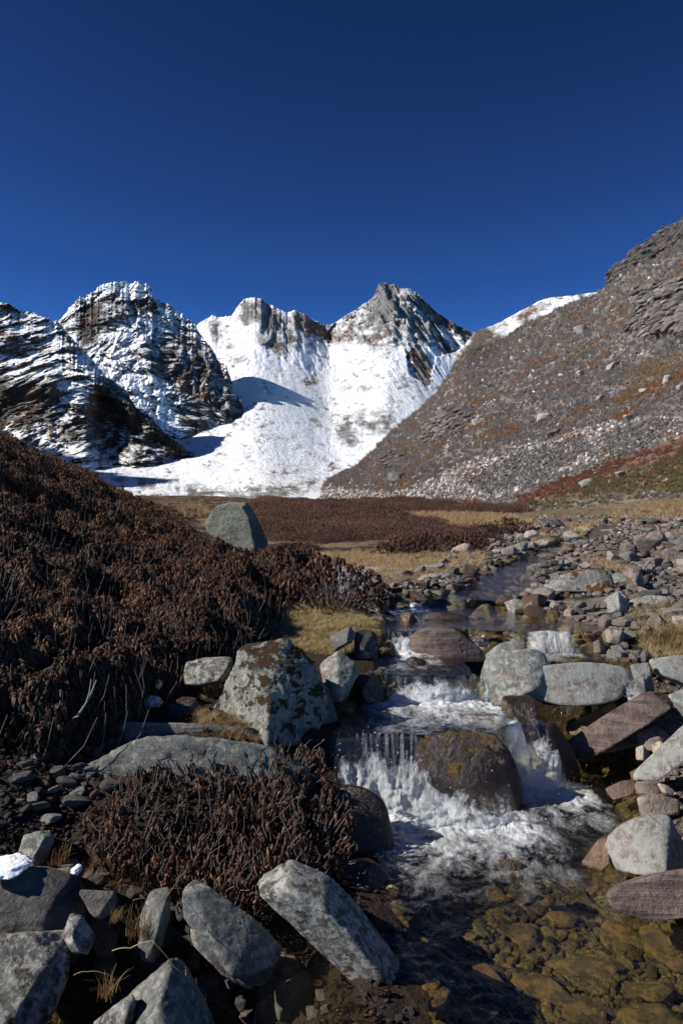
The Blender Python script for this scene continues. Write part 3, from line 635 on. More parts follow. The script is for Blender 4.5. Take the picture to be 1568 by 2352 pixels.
def hero(name, label, outline, d, mat, cat='rock', thick=None, side=.35, top=1.0, front=(0, .12), level=4, p=16, rough=.035, lean=0.0, seed=None, down=0.0, bulge=1.0, tri=(), grow=1.0):
    """a boulder whose widest outline stands d metres away; built as a closed body cut by planes on every side"""
    seed = seed if seed is not None else abs(hash_(label)) % 1000
    if d > 6.7 and name != 'slab_far' and cat != 'far':                # stand it on the ground that is there
        ub = np.mean([a for a, b in outline]); vb = max(b for a, b in outline) - 2; pg, okg = pix_ground(ub, vb)
        if okg[0] and abs(pg[0][1] / d - 1) < .5: d = float(pg[0][1]) + .12 * float(max(a for a, b in outline) - min(a for a, b in outline)) / F * d
    q = np.array([P(u, v, d) for u, v in outline])[:, [0, 2]]
    # counter-clockwise hull
    def hull(pts):
        pts = sorted(map(tuple, pts)); lo = []
        for pt in pts:
            while len(lo) > 1 and (lo[-1][0]-lo[-2][0])*(pt[1]-lo[-2][1])-(lo[-1][1]-lo[-2][1])*(pt[0]-lo[-2][0]) <= 1e-9: lo.pop()
            lo.append(pt)
        hi = []
        for pt in reversed(pts):
            while len(hi) > 1 and (hi[-1][0]-hi[-2][0])*(pt[1]-hi[-2][1])-(hi[-1][1]-hi[-2][1])*(pt[0]-hi[-2][0]) <= 1e-9: hi.pop()
            hi.append(pt)
        return np.array(lo[:-1] + hi[:-1])
    h = hull(q); w_, h_ = np.ptp(q[:, 0]), np.ptp(q[:, 1])
    if down: h[:, 1] = np.where(h[:, 1] < h[:, 1].mean(), h[:, 1] - down, h[:, 1])
    nx = np.roll(h, -1, 0); c = (h + nx).mean(0) / 2
    area = 0; cc = np.zeros(2)
    for a, b in zip(h, nx):
        cr = a[0] * b[1] - a[1] * b[0]; area += cr; cc += (a + b) * cr
    c = cc / (3 * area)
    T = thick if thick else .62 * min(w_, h_) + .12 * max(w_, h_)
    N, H = [], []
    for a, b in zip(h, nx):
        e = b - a; n = np.array([e[1], -e[0]], float); L = np.linalg.norm(n)
        if L < 1e-6: continue
        n = n / L; dist = float(n @ (a - c))
        t = side if n[1] < .3 else top
        for yy in (-t, .45):
            v = np.array([n[0], yy, n[1]]); l = np.linalg.norm(v); N.append(v / l); H.append(dist / l)
        v = np.array([n[0], 0, n[1]]); N.append(v); H.append(dist)
    fn = np.array([front[0], -1.0, front[1]]); fn /= np.linalg.norm(fn); N.append(fn); H.append(T * .5 * bulge)
    N.append(np.array([0, .98, .2])); H.append(T * .6)
    rr = np.random.default_rng(seed)
    for _ in range(0 if tri else 18 if p > 15 else 8):                                           # chipped corners
        v = rr.normal(size=3); v[1] = -abs(v[1]); v /= np.linalg.norm(v)
        sup = np.abs(v[0]) * w_ / 2 + np.abs(v[2]) * h_ / 2 + abs(v[1]) * T / 2
        N.append(v); H.append(sup * rr.uniform(.60, .90))
    for A_, B_, C_ in tri:                                        # named faces: a plane through three places on the rock
        a_, b_, c_ = [P(q_[0], q_[1], d + q_[2]).astype(float) for q_ in (A_, B_, C_)]
        v = np.cross(b_ - a_, c_ - a_); v = v / np.linalg.norm(v)
        if v[1] > 0: v = -v
        N.append(v); H.append(float(v @ (a_ - np.array([c[0], d, c[1]], float))))
    N, H = np.array(N), np.maximum(np.array(H), .004)
    V, Fc = ICO[level]
    # spread the directions to follow long thin bodies
    sc = np.array([w_, T * 1.1, h_]); V2 = V * sc; V2 /= np.linalg.norm(V2, axis=1)[:, None]
    r = planes_radius(V2, N, H, p * 1.9 if p > 15 else p * 1.3)
    s = max(w_, h_)
    Q = V2 * r[:, None]; f = 3.2 / s
    n = fbm(Q[:, 0] * f + seed, Q[:, 1] * f, Q[:, 2] * f, 5); n2 = fbm(Q[:, 0] * f * 4 + seed, Q[:, 1] * f * 4, Q[:, 2] * f * 4, 4, True)
    n3 = np.round(fbm(Q[:, 0] * f * 1.3 + seed, Q[:, 1] * f * 1.3, Q[:, 2] * f * 3.5, 3) * 5) / 5
    Q = Q * (1 + rough * 1.3 * n + rough * .8 * n2 + rough * 1.1 * n3 * (p > 15))[:, None] * 1.03
    for ax, want in ((0, w_), (2, np.ptp(h[:, 1]))):               # true to its measured width and height
        lo, hi = Q[:, ax].min(), Q[:, ax].max(); k_ = want / (hi - lo) * grow; mid = h[:, 0 if ax == 0 else 1]; Q[:, ax] = (Q[:, ax] - (lo + hi) / 2) * k_ + (mid.min() + mid.max()) / 2 - c[0 if ax == 0 else 1]
    zmin = Q[:, 2].min(); Q[:, 2] -= zmin
    o = thing(name, label, cat, (c[0], d, c[1] + zmin), me=mesh_np(name, Q, Fc, True, mat=mat))
    return o
def hash_(s):
    h = 7
    for ch in s: h = (h * 131 + ord(ch)) % 1000003
    return h

HERO = []
def H(*a, **k):
    o = hero(*a, **k); HERO.append(o); return o
# --- left foreground rocks
H('boulder', 'large grey block with white patches and flat top in the bottom-left corner of the picture', [(-110,2160),(150,2145),(162,2180),(150,2260),(110,2345),(40,2380),(-110,2360)], 2.55, LICH, thick=.42, top=2.2, side=.1, p=26, level=5, front=(-.15,.1))
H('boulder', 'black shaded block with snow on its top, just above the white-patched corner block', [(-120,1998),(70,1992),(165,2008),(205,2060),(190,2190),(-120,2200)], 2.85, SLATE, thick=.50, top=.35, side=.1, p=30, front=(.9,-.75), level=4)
H('rock', 'small pale pointed rock standing beside the white-patched corner block', [(162,2100),(143,2150),(158,2190),(205,2192),(217,2156),(187,2112)], 2.62, LICH, thick=.1, p=22, side=.7)
H('rock', 'grey wedge-shaped rock pointing down above the small white pointed rock', [(183,2044),(260,2047),(268,2068),(240,2105),(213,2086)], 2.78, SLATE, thick=.12, p=22)
H('rock', 'small brownish rock behind the black snow-topped block', [(100,2002),(155,1992),(187,2003),(170,2025),(130,2035)], 2.98, SLABM, thick=.14)
H('rock', 'tall narrow grey rock with a dark split beside it under the low shrub', [(345,2052),(392,2046),(392,2104),(370,2179),(345,2215),(318,2165),(325,2099)], 2.72, SLABM, thick=.16, p=24, side=.3, front=(-.3,.25))
H('slab', 'long grey-green slab tilted down to its blunt end, between the narrow rock and the largest slab', [(420,2036),(450,2062),(525,2103),(590,2132),(648,2182),(612,2252),(560,2222),(495,2172),(430,2119)], 2.68, SLABM, thick=.17, p=26, side=.12, top=.9, front=(-.25,.35), level=5)
H('slab', 'thin brownish slab lying right under the long grey-green slab', [(438,2132),(500,2174),(580,2229),(579,2268),(515,2231),(450,2171)], 2.66, BROWNL, thick=.14, p=24, side=.25, front=(-.2,.1))
H('slab', 'largest tilted slab with lichen-crusted lit face, its tip reaching the stream at the bottom', [(670,2040),(627,2104),(655,2164),(725,2232),(799,2294),(849,2324),(950,2384),(985,2367),(970,2310),(908,2200),(828,2085),(785,2040),(720,2010)], 2.66, LICH, thick=1.2, p=70, side=.03, top=.15, front=(0,0), level=5, rough=.02, tri=(((665,2030,-.13),(955,2318,-.13),(640,2150,.0)), ((665,2030,-.13),(955,2318,-.13),(893,2180,.16))), grow=1.2)
H('boulder', 'dark rock at the bottom edge with a thin lit rim, below the bent straw', [(222,2350),(300,2283),(350,2240),(388,2202),(430,2235),(480,2330),(500,2420),(225,2420)], 2.40, SLABM, thick=.30, p=30, side=.15, top=.25, front=(1.3,-.45), level=5)
H('rock', 'pale broken rock at the bottom edge directly below the grass tuft', [(215,2352),(296,2292),(312,2305),(300,2400),(215,2400)], 2.28, LICH, thick=.12, p=26, front=(-.3,.2))
H('rock', 'grey rounded rock left of the low shrub at its lower side', [(55,1923),(113,1909),(124,1934),(104,1984),(62,1991),(45,1955)], 3.15, GREYSM, thick=.16, p=18)
H('slab', 'flat-topped dark slab at the left edge above the grey rounded rock', [(-60,1838),(78,1838),(97,1872),(85,1906),(-60,1930)], 3.35, SLATE, thick=.35, top=2.0, p=22, front=(0,.0))
H('rock', 'dark square rock wedged between the flat-topped dark slab and the shrub outcrop', [(95,1858),(155,1862),(165,1904),(120,1915),(95,1900)], 3.4, SLATE, thick=.2, top=1.6, p=22)
H('rock', 'brown-capped rock in the hollow left of the outcrop', [(106,1756),(135,1744),(200,1742),(225,1765),(222,1792),(190,1806),(115,1798)], 3.85, DARKM, thick=.25, p=18)
H('rock', 'small pale rock at the far left among dead stems', [(45,1732),(62,1724),(76,1735),(70,1748),(45,1748)], 3.9, GREYSM, thick=.09)
H('outcrop', 'broad sloping grey outcrop that the low shrub grows over', [(125,1845),(150,1805),(235,1772),(290,1730),(350,1692),(450,1690),(600,1705),(690,1745),(720,1800),(640,1900),(330,1960),(180,1900)], 3.62, SLABM, thick=.75, top=2.6, side=.4, p=16, level=5, rough=.05, front=(-.1,.9))
H('outcrop', 'long low banded rock ledge in broken shade behind the outcrop', [(130,1690),(190,1668),(300,1658),(430,1662),(540,1672),(600,1690),(560,1712),(300,1730),(160,1725)], 4.0, SLATE, thick=.40, top=2.6, p=16, level=5, rough=.05)
H('boulder', 'big boulder patched with brown moss and white lichen on the stream bank', [(553,1477),(599,1468),(653,1465),(690,1500),(728,1523),(748,1560),(755,1610),(735,1640),(722,1668),(682,1664),(632,1655),(574,1655),(500,1650),(488,1610),(505,1568),(533,1519)], 4.35, MOSSY, thick=.60, p=24, side=.1, top=.8, front=(-.12,.38), level=5, rough=.06, down=.05, tri=(((748,1500,-.18),(728,1668,-.28),(765,1600,.1)),))
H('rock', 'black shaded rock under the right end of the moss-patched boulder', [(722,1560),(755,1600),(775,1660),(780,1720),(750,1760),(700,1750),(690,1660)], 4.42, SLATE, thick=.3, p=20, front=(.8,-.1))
H('rock', 'whitish cracked rock left of the moss-patched boulder', [(435,1521),(471,1511),(535,1508),(520,1568),(463,1580),(421,1573)], 4.6, LICH, thick=.3, p=20)
H('rock', 'small dark rock below the whitish cracked rock', [(385,1620),(420,1600),(450,1604),(470,1640),(440,1662),(390,1660)], 4.3, DARKM, thick=.2)
H('rock', 'upright grey-brown rock at the water between the mossy boulder and the dark wet rock', [(734,1527),(775,1496),(815,1521),(822,1552),(797,1600),(780,1622),(753,1618),(744,1552)], 4.75, GREYSM, thick=.22, p=20, front=(-.35,.15), side=.4)
H('rock', 'dark wet rock right behind the upright grey-brown rock', [(812,1542),(856,1540),(880,1577),(884,1612),(826,1626)], 4.9, DARKW, thick=.22)
H('rock', 'dark angular rock holding up the grassy bank edge', [(757,1463),(802,1438),(817,1458),(808,1476),(768,1498)], 5.3, SLATE, thick=.2, p=22)
H('rock', 'moss-hung rock at the bank edge beside the small fall', [(813,1446),(850,1450),(868,1475),(845,1515),(812,1520)], 5.35, DARKM, thick=.2)
H('boulder', 'round wet black boulder beside the pool, next to the low shrub', [(765,1812),(800,1806),(845,1818),(885,1848),(903,1910),(908,1990),(850,2040),(770,2030)], 3.62, DARKW, thick=.34, p=12, top=1.6, front=(.1,-.1), level=5, rough=.015)
H('rock', 'submerged-looking dark rock at the foot of the round wet black boulder', [(760,1990),(850,1975),(890,2010),(870,2070),(780,2080)], 3.25, DARKW, thick=.25, p=14)
# --- in the stream
H('boulder', 'dark wet boulder with golden moss on top between the two lower waterfalls', [(950,1715),(985,1692),(1055,1682),(1130,1688),(1172,1722),(1186,1768),(1200,1800),(1190,1842),(1105,1855),(1070,1810),(985,1785),(950,1750)], 4.12, ALGAE, thick=.50, p=12, top=1.7, side=.5, level=5, rough=.03, front=(.25,.0), down=.05)
H('rock', 'dark wet ledge rock between the side waterfall and the layered beam', [(1240,1655),(1272,1662),(1318,1725),(1335,1790),(1300,1808),(1268,1790),(1246,1725)], 4.62, DARKW, thick=.30, p=16, top=1.2, level=4)
H('rock', 'small flat reddish rock poking out of the upper pool', [(1053,1645),(1084,1638),(1138,1638),(1152,1652),(1140,1672),(1057,1672)], 4.55, REDST, thick=.16, p=12, top=1.8)
H('rock', 'dark wet rock under the left end of the flat lichen boulder', [(1150,1600),(1225,1600),(1248,1680),(1225,1720),(1150,1700)], 4.7, DARKW, thick=.28, p=14)
H('boulder', 'grey split boulder with a stepped cap, left of the flat lichen boulder', [(1100,1541),(1117,1512),(1150,1500),(1215,1490),(1250,1503),(1256,1532),(1242,1560),(1184,1590),(1150,1608),(1104,1600)], 5.05, GREYSM, thick=.42, p=14, top=1.1, level=5, front=(-.2,.2), down=.05)
H('slab', 'rounded cap slab lying on the grey split boulder', [(1116,1505),(1150,1479),(1190,1469),(1208,1474),(1208,1490),(1160,1503),(1120,1520)], 5.12, GREYSM, thick=.3, p=14, top=1.2)
H('boulder', 'broad flat boulder covered in round pale lichens above the drip ledge', [(1169,1563),(1184,1543),(1271,1526),(1354,1521),(1432,1534),(1453,1557),(1432,1580),(1407,1605),(1354,1617),(1279,1621),(1225,1605),(1175,1588)], 4.98, BROWNL, thick=.55, p=14, top=1.6, side=.25, level=5, rough=.025)
H('rock', 'upright lichen-topped stone with golden wet foot, by the little side fall', [(1447,1526),(1488,1522),(1500,1586),(1466,1600)], 4.95, GREYG, thick=.16, p=18)
H('boulder', 'wide grey boulder at the right edge under the straw grass', [(1490,1516),(1568,1505),(1650,1515),(1640,1600),(1568,1578),(1507,1550)], 5.0, BROWNL, thick=.45, p=14, top=1.5)
H('slab', 'long layered rock beam slanting down from the right into the pool', [(1270,1706),(1374,1646),(1457,1605),(1532,1588),(1545,1612),(1488,1640),(1407,1672),(1296,1734)], 4.75, REDST, thick=.22, p=28, side=.1, top=.9, level=5, rough=.03)
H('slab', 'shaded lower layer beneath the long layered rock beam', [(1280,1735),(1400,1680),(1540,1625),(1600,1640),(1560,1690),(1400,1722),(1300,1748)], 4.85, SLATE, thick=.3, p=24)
H('slab', 'grey slab crossing the upper end of the long layered beam at the right edge', [(1534,1594),(1600,1566),(1680,1600),(1640,1680),(1568,1637)], 4.6, GREYSM, thick=.18, p=22)
H('rock', 'thin golden-edged wet ledge behind the long layered beam', [(1300,1668),(1340,1650),(1400,1615),(1420,1625),(1350,1680),(1300,1695)], 4.95, GOLD, thick=.12)
H('rock', 'rounded brown rock above the diagonal beam-shaped rock on the shore', [(1461,1690),(1475,1675),(1509,1668),(1542,1698),(1530,1728),(1472,1724)], 4.7, PINKB, thick=.25, p=14)
H('stone', 'small pale stone in the notch left of the diagonal beam-shaped rock', [(1459,1719),(1475,1712),(1492,1735),(1484,1748),(1460,1745)], 4.55, PALE, thick=.09, p=10)
H('stone', 'small cream stone touching the diagonal beam-shaped rock', [(1497,1712),(1516,1703),(1530,1715),(1515,1732),(1498,1730)], 4.45, PALE, thick=.09, p=10)
H('rock', 'long beam-shaped brown rock lying diagonally on the shore', [(1457,1792),(1474,1766),(1568,1688),(1640,1640),(1640,1700),(1590,1735),(1515,1785),(1497,1800)], 4.25, BROWNL, thick=.2, p=18, side=.3, level=5)
H('rock', 'wet curved brown rock at the waterline below the diagonal rock', [(1390,1810),(1428,1793),(1459,1792),(1455,1820),(1395,1836)], 4.15, RUST, thick=.16, p=12)
H('rock', 'flat ochre rock beside the white stone at the waterline', [(1458,1800),(1480,1793),(1518,1794),(1510,1822),(1462,1824)], 4.1, PINKB, thick=.16, p=14)
H('stone', 'narrow white stone lying by the flat ochre rock', [(1510,1800),(1530,1804),(1547,1816),(1540,1828),(1520,1820)], 4.05, PALE, thick=.07, p=12)
H('rock', 'low brown rock half in the water above the large pale boulder', [(1463,1835),(1499,1822),(1560,1838),(1556,1870),(1474,1876)], 3.9, PINKB, thick=.25, p=12, top=1.6)
H('boulder', 'large pale rounded boulder at the right shore of the pool', [(1388,1942),(1424,1900),(1480,1872),(1534,1872),(1564,1940),(1600,2012),(1529,2012),(1409,1996)], 3.4, BROWNL, thick=.32, p=14, side=.35, top=.8, front=(-.15,.35), level=5, rough=.03)
H('rock', 'wet brown stone leaning against the large pale boulder', [(1335,1985),(1372,1932),(1396,1925),(1400,1975),(1376,2000)], 3.42, RUST, thick=.14, p=14)
H('slab', 'flat pinkish slab in the water at the right edge, nearest the bottom', [(1392,2070),(1429,2040),(1509,2013),(1640,1990),(1640,2090),(1499,2112),(1434,2096)], 2.98, REDST, thick=.3, p=16, top=2.2, level=5, rough=.02)
H('rock', 'golden streaked rock with water breaking over it in mid pool', [(1140,1988),(1165,1974),(1194,1978),(1200,2010),(1140,2018)], 3.38, ALGAE, thick=.14, p=12)
# --- middle distance
H('boulder', 'grey-green boulder standing dry at the end of the pale cobbles', [(993,1388),(1012,1372),(1040,1366),(1064,1376),(1073,1408),(1001,1413)], 7.2, GREYG, thick=.28, p=12)
H('stone', 'brown rounded stone in front of the pale cobbles', [(1089,1404),(1105,1394),(1157,1397),(1153,1418),(1095,1422)], 6.9, PINKB, thick=.2, p=12)
H('stone', 'grey striped stone in front of the pale cobbles', [(1158,1384),(1180,1376),(1210,1380),(1214,1408),(1192,1424),(1170,1410)], 6.9, GREYSM, thick=.2, p=12)
H('rock', 'flat dark wet rock in the rapids behind the big reddish rock', [(967,1415),(1017,1405),(1076,1416),(1078,1444),(974,1446)], 6.5, DARKW, thick=.3, p=12, top=1.8)
H('boulder', 'big reddish layered rock splitting the upper falls', [(940,1466),(965,1448),(1001,1438),(1048,1448),(1112,1485),(1110,1508),(960,1508)], 5.75, REDST, thick=.42, p=12, top=1.4, level=5, down=.04)
H('stone', 'dark wet stone low in the pool under the big reddish rock', [(932,1514),(950,1508),(978,1518),(978,1528),(936,1530)], 5.35, DARKW, thick=.14, p=10)
H('boulder', 'low wide boulder spotted with orange lichen amid the stone bar', [(1248,1346),(1298,1320),(1373,1304),(1403,1320),(1408,1350),(1373,1366),(1266,1360)], 8.1, ORNG, thick=.5, p=12, top=1.5, level=5)
H('boulder', 'grey angular boulder below the orange-spotted boulder', [(1392,1372),(1418,1359),(1444,1386),(1433,1412),(1394,1410)], 7.2, GREYG, thick=.25, p=18)
H('boulder', 'blunt brown-grey boulder above the straw grass at the right', [(1429,1314),(1450,1306),(1469,1311),(1481,1344),(1455,1364)], 8.0, PINKB, thick=.25, p=18)
H('slab', 'long dark slab beside the grey angular boulder', [(1445,1378),(1490,1367),(1534,1370),(1534,1388),(1447,1400)], 7.1, GREYG, thick=.25, p=16)
H('slab', 'long brown flat rock shelf right of the upper pool', [(1286,1430),(1320,1414),(1373,1411),(1449,1413),(1446,1438),(1373,1454),(1286,1458)], 6.35, REDST, thick=.35, p=14, top=1.8, level=4)
H('stone', 'oblong pinkish stone at the edge of the upper pool', [(1328,1489),(1373,1470),(1391,1486),(1385,1500),(1330,1506)], 5.8, PINKB, thick=.2, p=14)
H('rock', 'water-worn rock that the highest small fall runs over', [(919,1412),(945,1406),(965,1440),(950,1452),(921,1446)], 6.4, WETB, thick=.2, p=12)
H('stone', 'cream-coloured stone at the left margin of the rapids', [(860,1366),(878,1353),(902,1361),(896,1375),(862,1378)], 7.6, PALE, thick=.15, p=12)
H('rock', 'brown wet rock under the overhanging twigs of the round shrub', [(855,1384),(885,1378),(893,1400),(880,1412),(858,1408)], 6.9, WETB, thick=.15)
H('boulder', 'lone grey-green boulder with dark mossy side standing in the brown shrubs', [(468,1196),(500,1160),(530,1152),(558,1152),(580,1182),(613,1244),(603,1262),(570,1275),(540,1262),(476,1225)], 11.2, rock_mat('lone_boulder_stone', (.085, .095, .078), (.19, .20, .17), moss=(.09, .05, .016), moss_amt=.28, strata=.25, srot=(0, .8, .3), fine=.7, random=False), thick=1.1, p=34, side=.3, top=.6, front=(0,0), level=5, tri=(((548,1150,-.15),(575,1262,-.25),(470,1200,.1)), ((555,1150,-.15),(575,1262,-.25),(612,1244,.35))))
# ------------------------------------------------------------------ the stream
FALLS = [  # x0, x1 at the lip, y of the lip, strength, reach downstream
 (.02, .80, 4.08, 1.45, .32), (.98, 1.18, 4.46, 1.3, .26), (.24, .86, 4.93, .85, .34), (.30, .52, 5.82, .9, .30), (.30, .55, 6.9, .5, .25),
 (.36, .62, 7.15, .8, .25), (1.40, 1.54, 5.86, .6, .2), (1.62, 1.72, 5.25, .5, .15)]
def build_water():
    def sheet(name, xs, ys, props):
        X, Y = np.meshgrid(xs, ys); w = wlevel(X, Y)
        foam = np.zeros(X.shape)
        for x0, x1, y0, st, reach in FALLS:
            dx = np.maximum(np.maximum(x0 - X, X - x1), 0); dy = y0 - Y
            lat = np.exp(-(dx / (.07 + .20 * np.clip(dy, 0, 2))) ** 2)
            f = st * lat * smooth(-.03, .08, dy) * np.exp(-np.clip(dy - .12, 0, 9) / reach)
            foam = np.maximum(foam, f)
        # steep water is broken water
        gy, gx = np.gradient(w, ys, xs); steep = smooth(.35, 1.2, np.hypot(gx, gy))
        win = 0 * X
        for x0, x1, y0, st, reach in FALLS: win = np.maximum(win, np.clip(st, 0, 1) * smooth(.10, -.03, np.maximum(x0 - X, X - x1)) * smooth(.35, .2, np.abs(Y - y0 + .05)))
        steep = steep * win
        foam = np.clip(np.maximum(foam, steep * .16), 0, 1)
        amp = .0035 + .020 * foam + .006 * smooth(.9, .2, X) * (Y < 4)
        wave = 1.6 * fbm(X * 7 + .4 * np.sin(Y * 3), Y * 4.5, 2.0, 4) + .5 * fbm(X * 22, Y * 17, 5.0, 3, True)
        boil = fbm(X * 11, Y * 11, 7.0, 5) * foam * .028
        rib = .004 * steep * fbm(X * 26, Y * .5, 1.0, 3)
        Z = w + amp * wave + boil + rib
        Yd = Y - .10 * steep * (.4 + fbm(X * 9, Y * 1.0, 4.0, 2)) * 0
        V = np.stack([X, Yd, Z], -1).reshape(-1, 3)
        return V, grid_faces(len(xs), len(ys)), {'foam': foam.ravel(), 'steep': steep.ravel()}
    m = NT('stream_water'); oc = m.coord('Object')
    foam = m.attr('foam', out='Fac'); st = m.attr('steep', out='Fac')
    flow = m.n('Mapping', {'Vector': oc, 'Scale': (1.0, .45, 1.0)}).outputs[0]
    fall = m.n('Mapping', {'Vector': oc, 'Scale': (1.0, .08, .10)}).outputs[0]
    r1 = m.noise(flow, 11, 6, .62, .6); r2 = m.noise(flow, 42, 4, .6, .4); fl = m.noise(fall, 34, 5, .62)
    h = m.math('ADD', m.math('MULTIPLY', r1, .7), m.math('ADD', m.math('MULTIPLY', r2, .30), m.math('MULTIPLY', fl, m.math('MULTIPLY', st, .5))))
    b = m.bump(h, m.math('ADD', .8, foam, True), .024)
    fres = m.schlick(b)
    trans = m.n('BsdfTransparent', {'Color': (.83, .80, .66, 1)}).outputs[0]
    glo = m.n('BsdfGlossy', {'Color': (1, 1, 1, 1), 'Roughness': .06, 'Normal': b}).outputs[0]
    water = m.n('MixShader', {0: fres, 1: trans, 2: glo}).outputs[0]
    pn = m.math('ADD', m.math('MULTIPLY', m.noise(m.n('Mapping', {'Vector': oc, 'Scale': (1, .6, 1)}).outputs[0], 16, 8, .68, .8), 1.0), 0.0) if False else m.n('Mix', {0: st, 2: m.noise(m.n('Mapping', {'Vector': oc, 'Scale': (1, .55, 1)}).outputs[0], 10, 10, .78, .25), 3: fl}).outputs[0]
    f = m.math('ADD', m.math('MULTIPLY', foam, 1.05), m.math('MULTIPLY', m.math('MULTIPLY', m.math('SUBTRACT', pn, .5), 3.0), m.math('MULTIPLY', foam, 3.0, True)))
    f = m.ramp(f, [(.14, 0.0), (.88, .97)])
    fc = m.mix(m.noise(oc, 60, 3, .6), (.72, .76, .80), (.95, .96, .97))
    fo = m.n('BsdfPrincipled', {'Base Color': fc, 'Roughness': .35, 'Specular IOR Level': .5, 'Normal': b}).outputs[0]
    ft = m.n('BsdfTranslucent', {'Color': (.75, .80, .85, 1)}).outputs[0]
    fo = m.n('MixShader', {0: .3, 1: fo, 2: ft}).outputs[0]
    mat = m.done(m.n('MixShader', {0: f, 1: water, 2: fo}).outputs[0])
    ys = np.concatenate([np.linspace(.9, 3.9, 300)[:-1], np.linspace(3.9, 4.3, 130)[:-1], np.linspace(4.3, 6.0, 420)[:-1], np.linspace(6.0, 9.4, 260)])
    V, Fc, A = sheet('near', np.linspace(-.25, 2.45, 330), ys, None)
    keep = (ground_z(V[:, 0], V[:, 1]) < V[:, 2] + .06); fk = keep[Fc].any(1); Fc = Fc[fk]
    Vs, Fs, As = [V], [Fc], [A]; off = len(V)
    ys2 = np.linspace(9.35, 28, 260); cx = (ip(ys2, XL) + ip(ys2, XR)) / 2; hw = (ip(ys2, XR) - ip(ys2, XL)) / 2 + .25
    t = np.linspace(-1, 1, 40); X = cx[:, None] + hw[:, None] * t[None]; Y = ys2[:, None] + 0 * X
    fm = .55 * smooth(.05, .25, fbm(X * 1.5, Y * .8, 2, 3)); Z = wlevel(X, Y) + .012 * fbm(X * 5, Y * 3, 1, 3)
    Vs.append(np.stack([X, Y, Z], -1).reshape(-1, 3)); Fs.append(grid_faces(40, 260) + off); As.append({'foam': fm.ravel(), 'steep': 0 * fm.ravel()})
    # free-falling veils: the first fall left of the boulder, the side fall and the two little spouts, each a folded sheet of water
    V = np.concatenate(Vs); Fc = np.concatenate(Fs); A = {k: np.concatenate([a[k] for a in As]) for k in A}
    link('stream_water', mesh_np('stream_water', V, Fc, True, A, mat), kind='structure')
    # the falls: sheets in front of the steep step
    vm = NT('falling_water'); oc = vm.coord('Object'); uvf = vm.attr('down', out='Fac'); ed = vm.attr('edge', out='Fac')
    mp = vm.n('Mapping', {'Vector': oc, 'Scale': (1, 1, .26)}).outputs[0]
    s1 = vm.noise(mp, 17, 10, .78, 1.6); s2 = vm.noise(vm.n('Mapping', {'Vector': oc, 'Scale': (1, 1, .45)}).outputs[0], 52, 6, .7, .5)
    b = vm.bump(vm.math('ADD', s1, s2), 1.0, .02)
    a = vm.math('ADD', vm.math('MULTIPLY', s1, 1.1), vm.math('MULTIPLY', s2, .9)); a = vm.math('ADD', a, vm.math('MULTIPLY', vm.math('SUBTRACT', vm.noise(vm.n('Mapping', {'Vector': oc, 'Scale': (1, 1, .5)}).outputs[0], 7, 5, .65, .8), .5), 2.3))
    a = vm.math('ADD', a, vm.math('MULTIPLY', uvf, .85)); a = vm.math('SUBTRACT', a, vm.math('MULTIPLY', ed, .55))
    a = vm.ramp(a, [(.98, 0.0), (1.32, .95)]) if False else vm.n('MapRange', {0: a, 1: 1.32, 2: 1.80, 3: 0.0, 4: .95}).outputs[0]
    wh = vm.bsdf((.86, .89, .92), .3, .5, b); tl = vm.n('BsdfTranslucent', {'Color': (.8, .84, .88, 1)}).outputs[0]
    wh = vm.n('MixShader', {0: .35, 1: wh, 2: tl}).outputs[0]
    gl = vm.n('BsdfGlossy', {'Roughness': .08, 'Normal': b}).outputs[0]; tr = vm.n('BsdfTransparent', {'Color': (.93, .94, .94, 1)}).outputs[0]
    cl = vm.n('MixShader', {0: vm.schlick(b), 1: tr, 2: gl}).outputs[0]
    vmat = vm.done(vm.n('MixShader', {0: a, 1: cl, 2: wh}).outputs[0])
    def veil(label, x0, x1, y0, z0, y1, z1, spread=0.0, seed=0, nu=90, nv=60, thr=.03):
        s = np.linspace(0, 1, nu)[None]; t = np.linspace(0, 1, nv)[:, None]
        X = x0 + (x1 - x0) * s + (s - .5) * spread * t ** 1.3; Y = y0 + (y1 - y0) * t ** .5 + 0 * s; Z = z0 + (z1 - z0) * t ** 1.7 + 0 * s
        n = fbm(X * 9 + seed, t * 1.6, 2.0, 5, True); Y = Y - thr * n * smooth(.15, .8, t) - .03 * fbm(X * 4, t * 2, seed, 3) * smooth(0, .5, t); X = X + .015 * fbm(X * 9, t * 3, 3. + seed, 3)
        Z = Z + .012 * fbm(X * 16, t * 7, 9. + seed, 3) * smooth(.2, 1, t); Y = Y - .05 * np.abs(fbm(X * 6 + t * 2, t * 4, 6. + seed, 4)) * smooth(.2, .9, t)
        Y = Y - lip_wobble(X) * (abs(y0 - 4.1) < .09 or y0 > 4.9) * (2.0 if y0 > 5.4 else 1.0)
        V = np.stack([X, Y + 0 * X, Z + 0 * X], -1).reshape(-1, 3); ed = (np.abs(s * 2 - 1) ** 4 + 0 * t).ravel(); dn = np.clip(smooth(0, .85, t) + .55 * fbm(X * 5, t * 2, 15. + seed, 4), 0, 1.15).ravel()
        back = V.copy(); back[:, 1] += .018
        Fc = grid_faces(nu, nv)
        o = link('waterfall', mesh_np('waterfall', V, Fc, True, {'down': dn, 'edge': ed}, vmat)); o['label'] = label; o['category'] = 'waterfall'; return o
    veil('lower main waterfall, its white left half before the golden boulder', -.02, .40, 4.10, -1.12, 3.93, -1.47, .10, 1, thr=.05)
    veil('right half of the lower waterfall pouring below the golden moss', .36, .80, 4.02, -1.30, 3.80, -1.48, .06, 5, thr=.035, nv=40)
    veil('side waterfall fanning out right of the dark golden-topped boulder', .92, 1.08, 4.50, -1.125, 4.30, -1.46, .22, 9, nu=60)
